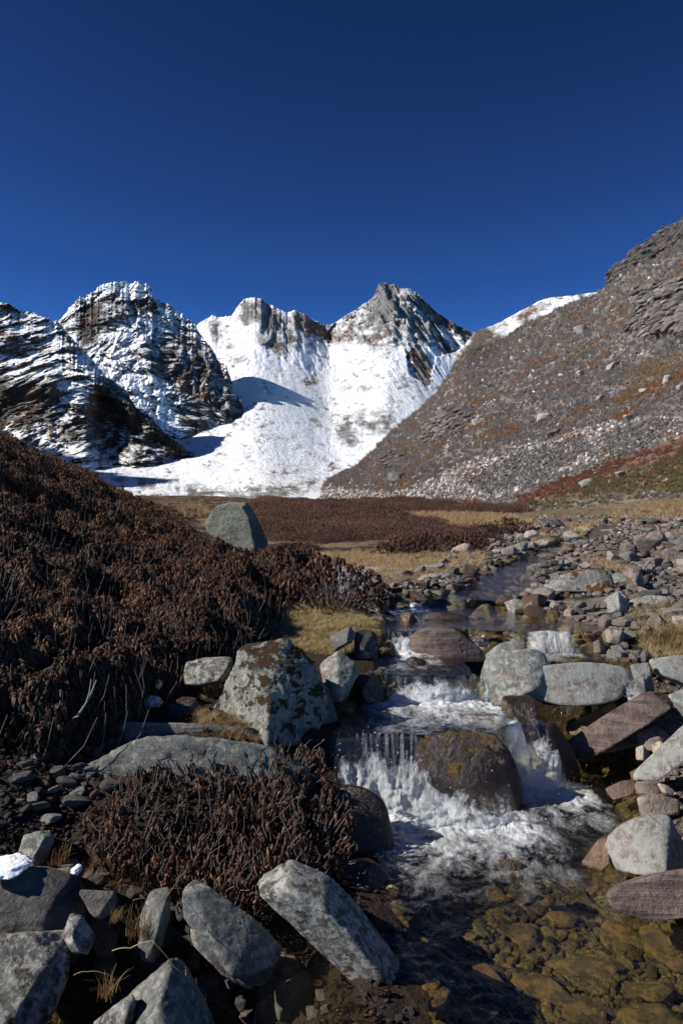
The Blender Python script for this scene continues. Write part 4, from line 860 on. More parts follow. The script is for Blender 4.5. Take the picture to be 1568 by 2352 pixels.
    veil('low wide waterfall beneath the amber lip of the second pool', .26, .85, 4.97, -.99, 4.86, -1.13, .0, 13, nv=30)
    veil('upper waterfall tumbling left of the big reddish layered rock', .29, .50, 5.84, -.84, 5.74, -.985, .03, 17, nu=50, nv=30)
    veil('small highest waterfall beside the twiggy round shrub', .36, .56, 7.17, -.765, 7.08, -.84, .02, 21, nu=40, nv=24)
    veil('thin white spout down the left side of the grey split boulder', .83, .855, 4.86, -.99, 4.80, -1.12, .0, 25, nu=12, nv=40, thr=.006)
    veil('slim spout beside the upright lichen-topped stone', 1.655, 1.73, 4.93, -.98, 4.80, -1.17, .02, 29, nu=26, nv=40, thr=.012)
build_water()
# ------------------------------------------------------------------ plant pieces
def leaf_shape(L=.055, W=.014, segs=3, droop=1.0, fold=.35):
    """a narrow leaf hanging from the origin, slightly rolled: points and quads"""
    V, Fc = [], []
    for i in range(segs + 1):
        t = i / segs; w = W * math.sin(math.pi * min(.97, .12 + .85 * t)) * .5 if i else W * .18; ang = droop * (.3 + .9 * t)
        x = L * t * math.cos(ang) * .75; z = -L * t * math.sin(ang) * .95 + .12 * L * math.sin(t * 3)
        V += [(x, -w, z - fold * w), (x, 0, z + fold * w * .6), (x, w, z - fold * w)]
    for i in range(segs):
        a = i * 3; Fc += [(a, a + 1, a + 4, a + 3), (a + 1, a + 2, a + 5, a + 4)]
    return np.array(V), np.array(Fc)
def rotz(a): c, s = np.cos(a), np.sin(a); return np.array([[c, -s, 0], [s, c, 0], [0, 0, 1]])
def roty(a): c, s = np.cos(a), np.sin(a); return np.array([[c, 0, s], [0, 1, 0], [-s, 0, c]])
def rotx(a): c, s = np.cos(a), np.sin(a); return np.array([[1, 0, 0], [0, c, -s], [0, s, c]])
def stamp(tv, tf, mats, pos, tints=None):
    """many copies of a small mesh as arrays"""
    V = np.einsum('nij,kj->nki', mats, tv) + pos[:, None]; n, k = V.shape[:2]
    Fc = (tf[None] + (np.arange(n) * k)[:, None, None]).reshape(-1, tf.shape[1])
    T = None if tints is None else np.repeat(tints, k, 0)
    return V.reshape(-1, 3), Fc, T
def tube(pts, r0, r1, k=3):
    pts = np.array(pts, float); n = len(pts); T = np.gradient(pts, axis=0); T /= np.linalg.norm(T, axis=1)[:, None] + 1e-9
    A = np.cross(T, (0.31, .95, .02)); A /= np.linalg.norm(A, axis=1)[:, None] + 1e-9; B = np.cross(T, A)
    r = np.linspace(r0, r1, n)[:, None]; V = []
    for j in range(k):
        a = 2 * math.pi * j / k; V.append(pts + r * (A * math.cos(a) + B * math.sin(a)))
    V = np.stack(V, 1).reshape(-1, 3); Fc = []
    for i in range(n - 1):
        for j in range(k): Fc.append((i * k + j, i * k + (j + 1) % k, (i + 1) * k + (j + 1) % k, (i + 1) * k + j))
    return V, np.array(Fc)
def join(parts):
    Vs, Fs, off = [], [], 0
    for V, Fc in parts: Vs.append(V); Fs.append(Fc + off); off += len(V)
    return np.concatenate(Vs), np.concatenate(Fs)

def leaf_mat(name, stops, spec=.22, rough=.6, inst=True):
    m = NT(name)
    oi = m.attr('tint', 'INSTANCER' if inst else 'GEOMETRY', 'Fac')
    n = m.noise(m.coord('Object'), 60 if inst else 25, 3, .6)
    f = m.math('ADD', oi, m.math('MULTIPLY', m.math('SUBTRACT', n, .5), .5))
    r = m.n('ValToRGB', {'Fac': f}); e = r.color_ramp
    while len(e.elements) < len(stops): e.elements.new(.5)
    for el, (p, c) in zip(e.elements, stops): el.position = p; el.color = (*c, 1)
    p = m.bsdf(r.outputs[0], rough, spec, m.bump(m.noise(m.coord('Object'), 240, 2, .5), .4, .002)); tl = m.n('BsdfTranslucent', {'Color': m.mix(1.0, r.outputs[0], (1.3, .7, .4), 'MULTIPLY')}).outputs[0]
    return m.done(m.n('MixShader', {0: .18, 1: p, 2: tl}).outputs[0])
BROWNLEAF = [(0.0, (.018, .011, .008)), (.3, (.036, .020, .014)), (.55, (.070, .036, .023)), (.8, (.120, .062, .038)), (1.0, (.21, .10, .045))]
M_LEAF_I = leaf_mat('shrub_leaves', BROWNLEAF)
M_LEAF = leaf_mat('shrub_leaves_near', BROWNLEAF, inst=False)
M_TWIG = (lambda m: m.done(m.bsdf(m.mix(m.noise(m.coord('Object'), 30, 4, .6), (.035, .026, .022), (.15, .12, .10)), .7, .3)))(NT('twig_bark'))
M_STRAW_I = leaf_mat('straw_blades', [(0, (.12, .075, .035)), (.35, (.30, .22, .11)), (.62, (.45, .36, .20)), (.8, (.36, .31, .15)), (1, (.20, .21, .06))], .3, .6)
M_STRAW = leaf_mat('straw_blades_near', [(0, (.10, .06, .025)), (.4, (.24, .16, .065)), (1, (.45, .35, .17))], .3, .6, inst=False)

# scatter: points carry turn, size and tint; every point shows one of the given pieces
def scatter(name, pts, pieces, rot, scl, tint, **props):
    n = len(pts); me = bpy.data.meshes.new(name); me.vertices.add(n); me.vertices.foreach_set('co', np.asarray(pts, np.float32).ravel())
    for k, a, t in (('turn', rot, 'FLOAT_VECTOR'), ('size', scl, 'FLOAT_VECTOR')):
        at = me.attributes.new(k, t, 'POINT'); at.data.foreach_set('vector', np.asarray(a, np.float32).ravel())
    at = me.attributes.new('tint', 'FLOAT', 'POINT'); at.data.foreach_set('value', np.asarray(tint, np.float32))
    at = me.attributes.new('pick', 'INT', 'POINT'); at.data.foreach_set('value', rng.integers(0, len(pieces), n).astype(np.int32))
    o = bpy.data.objects.new(name, me); COL.objects.link(o)
    g = bpy.data.node_groups.new(name + '_scatter', 'GeometryNodeTree')
    g.interface.new_socket('Geometry', in_out='INPUT', socket_type='NodeSocketGeometry'); g.interface.new_socket('Geometry', in_out='OUTPUT', socket_type='NodeSocketGeometry')
    N = g.nodes.new; gi = N('NodeGroupInput'); go = N('NodeGroupOutput'); j = N('GeometryNodeJoinGeometry')
    def attr(nm, ty):
        a = N('GeometryNodeInputNamedAttribute'); a.data_type = ty; a.inputs['Name'].default_value = nm; return a.outputs[0]
    for i, p in enumerate(pieces):
        oi = N('GeometryNodeObjectInfo'); oi.inputs['Object'].default_value = p; oi.inputs['As Instance'].default_value = True
        ip_ = N('GeometryNodeInstanceOnPoints'); cmp = N('FunctionNodeCompare'); cmp.data_type = 'INT'; cmp.operation = 'EQUAL'
        g.links.new(attr('pick', 'INT'), cmp.inputs[2]); cmp.inputs[3].default_value = i
        g.links.new(gi.outputs[0], ip_.inputs['Points']); g.links.new(cmp.outputs[0], ip_.inputs['Selection']); g.links.new(oi.outputs['Geometry'], ip_.inputs['Instance'])
        e2r = N('FunctionNodeEulerToRotation'); g.links.new(attr('turn', 'FLOAT_VECTOR'), e2r.inputs[0]); g.links.new(e2r.outputs[0], ip_.inputs['Rotation'])
        g.links.new(attr('size', 'FLOAT_VECTOR'), ip_.inputs['Scale']); g.links.new(ip_.outputs[0], j.inputs[0])
    g.links.new(j.outputs[0], go.inputs[0])
    md = o.modifiers.new('scatter', 'NODES'); md.node_group = g
    o['kind'] = 'stuff'
    for k, v in props.items(): o[k] = v
    return o
def piece(name, V, Fc, mat, tint=None, smooth_shade=True):
    """a source shape for scatters; it is not itself in the scene"""
    return bpy.data.objects.new(name, mesh_np(name, V, Fc, smooth_shade, None if tint is None else {'tint': tint}, mat))

def rosette(seed, n=8, L=.046, W=.011):
    r = np.random.default_rng(seed); lv, lf = leaf_shape(L, W); parts = []
    for k in range(n):
        M = rotz(k * 2.4 + r.uniform(-.3, .3)) @ roty(r.uniform(-.5, .45)) @ rotx(r.uniform(-.4, .4)) * r.uniform(.7, 1.15)
        parts.append((lv @ M.T + np.array([0, 0, r.uniform(-.006, .012)]), lf))
    parts.append(tube([(0, 0, -.06), (.004, .003, -.03), (0, 0, .008)], .002, .0016))
    return join(parts)
def twig(seed):
    r = np.random.default_rng(seed); parts = []
    for k in range(4):
        a = r.uniform(0, 6.28); b = r.uniform(.05, .18)
        parts.append(tube([(0, 0, -.30), (.3 * b * math.cos(a), .3 * b * math.sin(a), -.20), (b * math.cos(a), b * math.sin(a), -.08), (1.2 * b * math.cos(a), 1.2 * b * math.sin(a), 0)], .0028, .0012))
    return join(parts)
ROS = [piece('leaf_rosette', *rosette(s), M_LEAF_I) for s in (1, 2, 3, 4)]
TWG = [piece('twig_bundle', *twig(s), M_TWIG) for s in (11, 12)]

# ---- the thicket on the left slope
def thicket():
    N_ = 300000
    u = rng.uniform(-420, 900, N_); d = np.exp(rng.uniform(math.log(3.6), math.log(27), N_))
    X = (u - 784) / F * d; gzv = ground_z(X, d); vg = 1176 - gzv / d * F
    n = fbm(X * .9, d * .9, 4.4, 3); edge = [(-500,700),(-500,1790),(-60,1790),(150,1740),(290,1700),(330,1640),(360,1610),(430,1580),(500,1545),(590,1505),(600,1440),(620,1400),(690,1375),(740,1345),(760,1310),(700,1296),(640,1300),(560,1300),(480,1272),(425,1215),(400,1172),(330,1150),(300,900)]
    ok = inpoly(u, vg, edge)
    X, Y, gzv, n, u, vg = X[ok], d[ok], gzv[ok], n[ok], u[ok], vg[ok]
    mound = fbm(X * 1.7, Y * 1.7, 8.0, 3) * .8 + fbm(X * 4.2, Y * 4.2, 3.0, 2) * .4
    ed = np.clip(-edge_dist(u, vg, edge) / 45, 0, 1)
    h = (.30 + .46 * mound) * (.45 + .55 * ed) ; h = np.maximum(h, .07)
    gap = mound < -.20
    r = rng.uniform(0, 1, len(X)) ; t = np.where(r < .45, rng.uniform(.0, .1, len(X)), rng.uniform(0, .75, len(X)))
    keep = ~gap | (rng.uniform(0, 1, len(X)) < .12)
    Z = gzv + h * (1 - t)
    k = keep; X, Y, Z, n, t = X[k], Y[k], Z[k], n[k], t[k]
    far = np.clip(Y / 9, 1, 2.0)
    s = rng.uniform(.5, 1.35, len(X)) * (.78 + .24 * far)
    rot = np.stack([rng.normal(0, .25, len(X)), rng.normal(0, .25, len(X)), rng.uniform(0, 6.28, len(X))], 1)
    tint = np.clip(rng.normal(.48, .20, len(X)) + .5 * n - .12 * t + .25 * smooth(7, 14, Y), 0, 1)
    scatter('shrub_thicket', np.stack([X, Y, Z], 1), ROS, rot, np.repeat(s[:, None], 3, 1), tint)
    i = rng.choice(np.nonzero((Y > 4.6) | (rng.uniform(0, 1, len(X)) < .25))[0], 16000, replace=False)
    scatter('thicket_twigs', np.stack([X[i], Y[i], Z[i] - .02], 1), TWG, rot[i], np.repeat(s[i][:, None], 3, 1) * 1.1, tint[i])
thicket()

# ---- single shrubs: stems from one root, leaves at every tip
def shrub_mesh(seed, R_=.5, Hh=.45, tips=240, nleaf=6, L=.055, W=.015, flat=1.0):
    r = np.random.default_rng(seed); tw, lv = [], []; pos, mats, tn = [], [], []
    l0, f0 = leaf_shape(L, W)
    for i in range(tips):
        a = r.uniform(0, 6.28); q = math.sqrt(r.uniform(0, 1)); x, y = R_ * q * math.cos(a), R_ * q * math.sin(a)
        top = Hh * (1 - .75 * q ** 2.2) * (1 + .25 * float(perlin(x * 5 + seed, y * 5, 1.0))); z = top - (r.uniform(0, 1) ** 2) * top * .6
        p = np.array([x, y, max(z, .05)])
        if i % 2 == 0:
            b = np.array([x * .12, y * .12, -.05]); m1 = b + (p - b) * .4 + np.array([0, 0, -.03]) + r.normal(0, .015, 3); m2 = b + (p - b) * .75 + r.normal(0, .015, 3)
            tw.append(tube([b, m1, m2, p], .006, .002))
        for k in range(nleaf):
            M = rotz(k * 2.4 + r.uniform(-.3, .3) + i) @ roty(r.uniform(-.55, .4)) @ rotx(r.uniform(-.4, .4)) * r.uniform(.75, 1.2)
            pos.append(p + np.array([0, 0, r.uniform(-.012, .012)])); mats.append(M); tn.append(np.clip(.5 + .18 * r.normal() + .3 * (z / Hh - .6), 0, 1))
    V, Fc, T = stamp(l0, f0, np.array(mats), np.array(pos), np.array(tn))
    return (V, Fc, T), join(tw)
SHR = []
for i, (R_, Hh, tp) in enumerate([(.45, .40, 210), (.5, .34, 220), (.4, .46, 200)]):
    (V, Fc, T), tw = shrub_mesh(100 + i, R_, Hh, tp); SHR.append((mesh_np('foliage', V, Fc, True, {'tint': T}, M_LEAF), mesh_np('stems', *tw, True, None, M_TWIG)))
def put_shrub(label, x, y, s, k=0, group=None, sz=None, cat='shrub'):
    o = thing('shrub', label, cat, (x, y, float(ground_z(x, y)) - .01), group); o.scale = (s, s, sz or s); o.rotation_euler = (0, 0, rng.uniform(0, 6.28))
    a = link('foliage', SHR[k % 3][0], parent=o); a['kind'] = 'stuff'; link('stems', SHR[k % 3][1], parent=o); return o
def at_px(u, v, d=None):
    if d: return (u - 784) / F * d, d
    p, ok = pix_ground(u, v); return p[0][0], p[0][1]
# ------------------------------------------------------------------ loose stones of the stream bar: single stones down to about 10 pixels, gravel below
STV = [rock_variant(200 + i, 3 if i < 6 else 2, angular=[12, 20, 30][i % 3], flat=[.5, .62, .42, .75][i % 4], long=[1.25, 1.5, 1.1, 1.7][(i // 2) % 4]) for i in range(12)]
STM = [mesh_np('stone', V, Fc, True, None, PINKB) for V, Fc in STV]
ZONES = [ # polygon, size range in picture units, number, materials with weights, label, flatness
 ([(1055,1352),(1150,1338),(1255,1345),(1290,1390),(1240,1425),(1200,1432),(1060,1425)], (17, 42), 46, [(PALE, 5), (PINKB, 3), (GREYG, 2)], 'rounded cobble in the pale heap between the two upper arms of the stream', 'cobbles of the pale heap', .8),
 ([(1405,1290),(1480,1250),(1568,1235),(1600,1420),(1450,1415),(1400,1360)], (20, 52), 52, [(PINKB, 4), (GREYG, 3), (SLATE, 2), (PALE, 1)], 'grey-brown stone packed in the stone bar at the right edge of the stream', 'stones of the bar at the right edge', .9),
 ([(1110,1222),(1330,1238),(1410,1300),(1405,1370),(1270,1372),(1230,1345),(1080,1340),(900,1352),(870,1330),(1000,1302)], (12, 34), 130, [(PINKB, 4), (GREYG, 5), (PALE, 2), (SLATE, 2), (RUST, .2)], 'stone in the wide grey bar beyond the pale cobble heap', 'stones of the wide grey bar', .8),
 ([(1215,1192),(1568,1190),(1600,1255),(1440,1262),(1330,1250),(1150,1232)], (9, 24), 120, [(GREYG, 4), (PINKB, 4), (SLATE, 2)], 'small stone on the far stone field where the stream comes in', 'stones of the far stone field', .7),
 ([(852,1335),(1050,1335),(1060,1400),(900,1412),(870,1390)], (14, 38), 34, [(PINKB, 3), (RUST, 3), (GREYG, 2), (WETB, 3)], 'wet stone along the left margin of the upper rapids', 'wet stones of the upper rapids', .7),
 ([(1290,1395),(1568,1385),(1600,1440),(1450,1450),(1420,1520),(1360,1505),(1290,1470)], (20, 50), 34, [(PINKB, 4), (GREYG, 3), (PALE, 2), (SLATE, 1)], 'stone between the brown rock shelf and the straw grass', 'stones by the brown rock shelf', .8),
 ([(1385,1500),(1500,1500),(1640,1560),(1640,1600),(1500,1530),(1400,1530)], (16, 36), 14, [(PINKB, 4), (GREYG, 3)], 'stone at the rear edge of the flat lichen boulder pool', 'stones behind the flat lichen boulder', .8),
 ([(1480,1640),(1640,1600),(1640,1700),(1540,1700)], (22, 50), 12, [(PINKB, 4), (PALE, 3), (GREYG, 2)], 'stone in the sunny pile under the layered beam at the right edge', 'stones under the layered beam', .8),
 ([(1520,1760),(1640,1720),(1640,1850),(1560,1840),(1510,1820)], (14, 36), 22, [(PALE, 4), (PINKB, 3), (GOLD, 1)], 'small light stone on the shore beside the diagonal rock', 'small light shore stones', .8),
 ([(900,1418),(1110,1440),(1290,1450),(1290,1480),(1120,1500),(1080,1440),(900,1440)], (14, 34), 20, [(WETB, 5), (RUST, 2), (DARKW, 2)], 'dark wet stone breaking the surface of the upper pool', 'dark wet stones of the upper pool', .6),
 ([(100,1990),(330,2000),(420,2060),(640,2200),(780,2330),(560,2352),(300,2352),(180,2220)], (22, 84), 44, [(SLATE, 4), (GREYG, 2), (PINKB, 1)], 'shaded stone in the gap between the foreground slabs', 'stones in the gaps between the foreground slabs', .8),
 ([(40,1700),(300,1700),(330,1760),(120,1900),(40,1850)], (18, 58), 22, [(SLATE, 4), (GREYG, 2)], 'dark stone in the shaded hollow left of the outcrop', 'stones of the shaded hollow', .8),
 ([(880,1385),(1000,1370),(1290,1400),(1290,1440),(1100,1440),(890,1440)], (18, 60), 44, [(WETB, 4), (RUST, 2), (PINKB, 3)], 'stone', 'x', .5),
 ([(960,1300),(1230,1275),(1290,1300),(1240,1345),(960,1350)], (14, 44), 64, [(WETB, 3), (PINKB, 4), (GREYG, 3), (PALE, 1)], 'stone', 'x', .5),
 ([(1290,1690),(1470,1700),(1460,1790),(1330,1760)], (16, 40), 16, [(GOLD, 4), (RUST, 3), (WETB, 3)], 'golden brown stone in the shallows below the layered beam', 'golden stones of the shallows', .5),
]
CN = {PALE.name: 'cream', PINKB.name: 'brown', GREYG.name: 'grey-green', SLATE.name: 'dark grey', RUST.name: 'rusty', WETB.name: 'wet black-brown', GOLD.name: 'golden', DARKW.name: 'wet black'}
hero_xy = np.array([[*o.location[:2], max(o.dimensions.x, .1)] for o in HERO])
def tint_stone(name, stops, wet=0.0, scale=1.0):
    m = NT(name); t = m.attr('tint', 'INSTANCER', 'Fac'); r = m.n('ValToRGB', {'Fac': t}); e = r.color_ramp
    while len(e.elements) < len(stops): e.elements.new(.5)
    for el, (p, c) in zip(e.elements, stops): el.position = p; el.color = (*c, 1)
    n = m.noise(m.coord('Object'), 3.0 * scale, 5, .65); c = m.mix(m.ramp(n, [(.3, 0.0), (.7, 1.0)]), m.mix(1.0, r.outputs[0], (.5, .5, .5), 'MULTIPLY'), m.mix(1.0, r.outputs[0], (1.4, 1.4, 1.4), 'MULTIPLY'))
    return m.done(m.bsdf(c, .85 - .6 * wet, .3 + .3 * wet, m.bump(n, .8, .1)))
M_SMALL = tint_stone('small_bar_stone', [(0, (.05, .036, .028)), (.12, (.10, .097, .09)), (.3, (.15, .075, .04)), (.45, (.22, .22, .20)), (.6, (.24, .18, .155)), (.8, (.30, .24, .21)), (1, (.46, .41, .36))], 0, 2.0)
def near_phrase(u, v):
    best = None
    for o in HERO:
        x, y, z = o.location; hu, hv = x / y * F + 784, 1176 - (z + o.dimensions.z * .5) / y * F; d = math.hypot(u - hu, (v - hv) * 1.6)
        if best is None or d < best[0]: best = (d, hu, hv, o['label'])
    d, hu, hv, lab = best; w = []
    for t in lab.replace(',', ' ,').split():
        if t in (',', 'standing', 'in', 'that', 'with', 'lying', 'at', 'behind', 'between', 'above', 'below', 'by', 'beside', 'poking', 'holding', 'leaning', 'splitting', 'spotted', 'low', 'amid', 'left', 'right', 'under', 'on', 'next', 'slanting', 'covered', 'patched', 'pointing', 'wedged', 'half', 'breaking', 'crossing', 'touching', 'or', 'and') and len(w) > 2: break
        w.append(t)
    w = [t for t in w if t != ','][:5]
    side = ('left of' if u < hu else 'right of') if abs(u - hu) > abs(v - hv) * 1.6 else ('behind' if v < hv else 'in front of')
    return side + ' the ' + ' '.join(w)
def place_stones():
    cand = []
    for zi, (poly, (s0, s1), cnt, mats, label, group, emb) in enumerate(ZONES):
        xs, ys = zip(*poly); got = 0; tries = 0; local = []; cnt = int(cnt * 2.6)
        wts = np.array([w for _, w in mats], float); wts /= wts.sum()
        while got < cnt and tries < cnt * 25:
            tries += 1
            u, v = rng.uniform(min(xs), max(xs)), rng.uniform(min(ys), max(ys))
            if not inpoly(u, v, poly): continue
            px = s0 + (s1 * 1.15 - s0) * rng.uniform() ** 1.9 * (1 - .75 * tries / (cnt * 25))
            if any((u - a) ** 2 + ((v - b) * 1.9) ** 2 < (.40 * (px + c)) ** 2 for a, b, c in local): continue
            local.append((u, v, px)); got += 1; cand.append((u, v, px, zi, int(rng.choice(len(mats), p=wts))))
    U = np.array([c[0] for c in cand]); Vv = np.array([c[1] for c in cand]); p, ok = pix_ground(U, Vv); cc = chan(p[:, 0], p[:, 1])
    order = sorted([i for i in range(len(cand)) if ok[i]], key=lambda i: -cand[i][2]); single = set(order[:262]); rest = []
    for i in order:
        u, v, px, zi, mi = cand[i]; x, y, z = p[i]; size = px / F * y; mat = ZONES[zi][3][mi][0]; c = cc[i]
        if c > .05 and mat in (PINKB, GREYG) and rng.uniform() < .35: mat = WETB if rng.uniform() < .6 else RUST
        sc = size * rng.uniform(.9, 1.2); scl = (sc, sc * rng.uniform(.8, 1.1), sc * rng.uniform(.85, 1.35)); rot = (rng.normal(0, .28), rng.normal(0, .28), rng.uniform(0, 6.28)); loc = (x, y, z - size * .04 + (size * .12 if c > .05 else 0))
        if i not in single:
            rest.append((loc, rot, scl, {PALE.name: .92, PINKB.name: .58, GREYG.name: .45, SLATE.name: .1, RUST.name: .3, WETB.name: .05, GOLD.name: .5, DARKW.name: .0}[mat.name])); continue
        k = rng.integers(0, 6) if px > 22 else rng.integers(6, 12)
        o = bpy.data.objects.new('stone', STM[k]); COL.objects.link(o); o.location = loc; o.scale = scl; o.rotation_euler = rot
        o.material_slots[0].link = 'OBJECT'; o.material_slots[0].material = mat
        lab = ('large ' if px > 38 else 'small ' if px < 24 else '') + ['blocky', 'long', 'flat', 'angular', 'chunky', 'oblong'][k % 6] + ' ' + CN[mat.name] + ' stone ' + near_phrase(u, v)
        o['label'] = lab; o['category'] = 'stone'; o['group'] = lab
    PR = [piece('small_stone', *rock_variant(400 + i, 2, [9, 16, 22][i % 3], [.5, .62, .45][i % 3], [1.2, 1.6, 1.35, 1.1][i % 4]), M_SMALL) for i in range(8)]
    scatter('small_stones', [r[0] for r in rest], PR, [r[1] for r in rest], [r[2] for r in rest], np.clip(np.array([r[3] for r in rest]) + rng.normal(0, .1, len(rest)), 0, 1))

place_stones()

# gravel below single size
GRV = [rock_variant(300 + i, 1, 12, .6, 1.3, .08) for i in range(5)]
def gpieces(name, mat): return [piece(name, V, Fc, mat) for V, Fc in GRV]
G_DRY = gpieces('gravel_grain', tint_stone('gravel_stone', [(0, (.05, .047, .043)), (.4, (.17, .14, .125)), (.7, (.28, .24, .215)), (1, (.46, .42, .37))]))
G_BED = gpieces('bed_pebble', tint_stone('bed_stone', [(0, (.04, .03, .016)), (.3, (.10, .075, .03)), (.55, (.20, .15, .05)), (.75, (.13, .13, .055)), (.9, (.30, .18, .07)), (1, (.36, .30, .19))]))
def gravel(name, polys, n, s0, s1, pieces, tmu=.5, tsd=.25, inside=None, flat=.75, thr=None):
    xs = [p[0] for q in polys for p in q]; ys = [p[1] for q in polys for p in q]
    u = rng.uniform(min(xs), max(xs), n * 3); v = rng.uniform(min(ys), max(ys), n * 3); m = np.zeros(len(u), bool)
    for q in polys: m |= inpoly(u, v, q)
    u, v = u[m][:n], v[m][:n]; p, ok = pix_ground(u, v); p = p[ok]; u = u[ok]
    if inside is not None:
        c = chan(p[:, 0], p[:, 1]); k = (c > .02) if inside else (c < .06); p = p[k]
        if inside: st = np.hypot(wlevel(p[:, 0] + .05, p[:, 1]) - wlevel(p[:, 0] - .05, p[:, 1]), wlevel(p[:, 0], p[:, 1] + .05) - wlevel(p[:, 0], p[:, 1] - .05)) / .1; p = p[(st < .2) | (p[:, 1] > 7)]
    px = s0 + (s1 - s0) * rng.uniform(0, 1, len(p)) ** 2; s = px / F * p[:, 1]
    rot = np.stack([rng.normal(0, .3, len(p)), rng.normal(0, .3, len(p)), rng.uniform(0, 6.28, len(p))], 1)
    scatter(name, p - np.array([0, 0, 1]) * s[:, None] * .1, pieces, rot, s[:, None] * np.stack([rng.uniform(.8, 1.3, len(p)), rng.uniform(.8, 1.2, len(p)), rng.uniform(.6, 1.2, len(p)) * flat * 1.3], 1), np.clip(rng.normal(tmu, tsd, len(p)), 0, 1))
gravel('stream_bar_gravel', [z[0] for z in ZONES[:3]] + [ZONES[5][0], ZONES[6][0], ZONES[7][0], ZONES[8][0], [(1380,1500),(1700,1500),(1700,2352),(1560,2200),(1540,1850),(1450,1700)]], 9000, 5, 17, G_DRY, inside=False)
gravel('far_stone_field_gravel', [[(1200,1188),(1700,1180),(1700,1265),(1330,1255),(1130,1235)]], 6000, 3, 11, G_DRY, inside=None)
gravel('stream_bed_pebbles', [[(700,1200),(1700,1200),(1700,2440),(700,2440)]], 14000, 8, 42, G_BED, .45, .25, inside=True, flat=.8)
gravel('bank_crumbs', [[(-60,1650),(760,1690),(800,2000),(960,2352),(-60,2352)]], 4200, 5, 20, G_DRY, .05, .06, inside=False)

# larger stones lying under water: golden, seen through the surface
BEDL = [(1010,2220,90),(1110,2270,110),(1240,2290,130),(1370,2240,110),(1480,2280,120),(1000,2300,80),(1180,2150,90),(1300,2120,100),(1050,2120,80),(1420,2160,90),(1530,2180,110),(1250,1960,70),(1330,2040,80),(1120,2060,80),(1280,1890,70),(1380,1880,60),(960,2180,70),(1080,2340,110),(1330,2340,130),(1500,2350,120),(1040,1560,60),(960,1575,60),(1300,1840,60)]
for i, (u, v, px) in enumerate(BEDL):
    p, ok = pix_ground(u, v); x, y, z = p[0]; s = px / F * y * 1.15
    o = bpy.data.objects.new('stone', STM[i % 6]); COL.objects.link(o); o.location = (x, y, z - .02); o.scale = (s, s * .9, s * .62); o.rotation_euler = (rng.normal(0, .15), rng.normal(0, .15), rng.uniform(0, 6.28))
    o.material_slots[0].link = 'OBJECT'; o.material_slots[0].material = GOLD
    lab = ['golden', 'amber', 'olive-gold'][i % 3] + ' underwater stone ' + near_phrase(u, v); o['label'] = lab; o['category'] = 'stone'; o['group'] = lab

# ------------------------------------------------------------------ grass
def tuft(seed, n=26, Hh=.13, spread=.05, bend=.8):
    r = np.random.default_rng(seed); parts = []
    for k in range(n):
        a = r.uniform(0, 6.28); h = Hh * r.uniform(.55, 1.1); b = bend * r.uniform(.2, 1.0); w = .0016
        x0, y0 = r.normal(0, spread * .4, 2); t = np.linspace(0, 1, 5)
        cx = x0 + math.cos(a) * h * b * t ** 1.8; cy = y0 + math.sin(a) * h * b * t ** 1.8; cz = h * (t - .35 * b * t ** 2.5); ww = w * (1 - t * .85)
        L_ = np.stack([cx - math.sin(a) * ww, cy + math.cos(a) * ww, cz], 1); R2 = np.stack([cx + math.sin(a) * ww, cy - math.cos(a) * ww, cz], 1)
        V = np.concatenate([L_, R2]); Fc = np.array([(i, i + 1, i + 6, i + 5) for i in range(4)]); parts.append((V, Fc))
    return join(parts)
TUF = [piece('grass_tuft', *tuft(s, Hh=h, bend=b), M_STRAW_I) for s, h, b in ((1, .12, .8), (2, .10, 1.0), (3, .14, .6))]
GRASS = [([(712,1276),(1115,1266),(1110,1302),(905,1338),(755,1308)], 2600, .55, .10, .8), ([(575,1375),(715,1366),(868,1435),(845,1488),(740,1500),(600,1455)], 2600, .72, .18, .62), ([(1432,1405),(1700,1380),(1700,1530),(1500,1520)], 2200, .66, .15, .9),
 ([(905,1173),(1110,1180),(1230,1200),(1000,1210)], 1200, .5, .1, 1.3), ([(1230,1232),(1310,1240),(1300,1262),(1225,1258)], 300, .5, .1, .9), ([(1350,1290),(1420,1285),(1440,1312),(1370,1312)], 220, .5, .1, .8), ([(1300,1205),(1400,1205),(1390,1222),(1310,1222)], 300, .5, .1, 1.),
 ([(1380,1160),(1700,1140),(1700,1195),(1420,1192)], 900, .5, .15, 1.3), ([(1540,1230),(1700,1220),(1700,1250),(1560,1250)], 200, .5, .1, 1.), ([(400,1150),(470,1156),(470,1185),(420,1175)], 160, .45, .1, 1.2), ([(590,1155),(640,1155),(640,1180),(600,1175)], 160, .45, .1, 1.2),
 ([(440,1640),(560,1650),(690,1680),(680,1712),(520,1690)], 420, .35, .12, .55), ([(160,1985),(330,1985),(420,2040),(370,2090),(230,2040)], 520, .25, .14, .45), ([(110,2290),(230,2250),(330,2230),(360,2200),(300,2290),(200,2350),(100,2352)], 420, .28, .15, .45), ([(255,2080),(330,2080),(320,2160),(250,2150)], 160, .3, .15, .5),
 ([(470,1575),(510,1570),(500,1600),(470,1600)], 80, .5, .15, .5)]
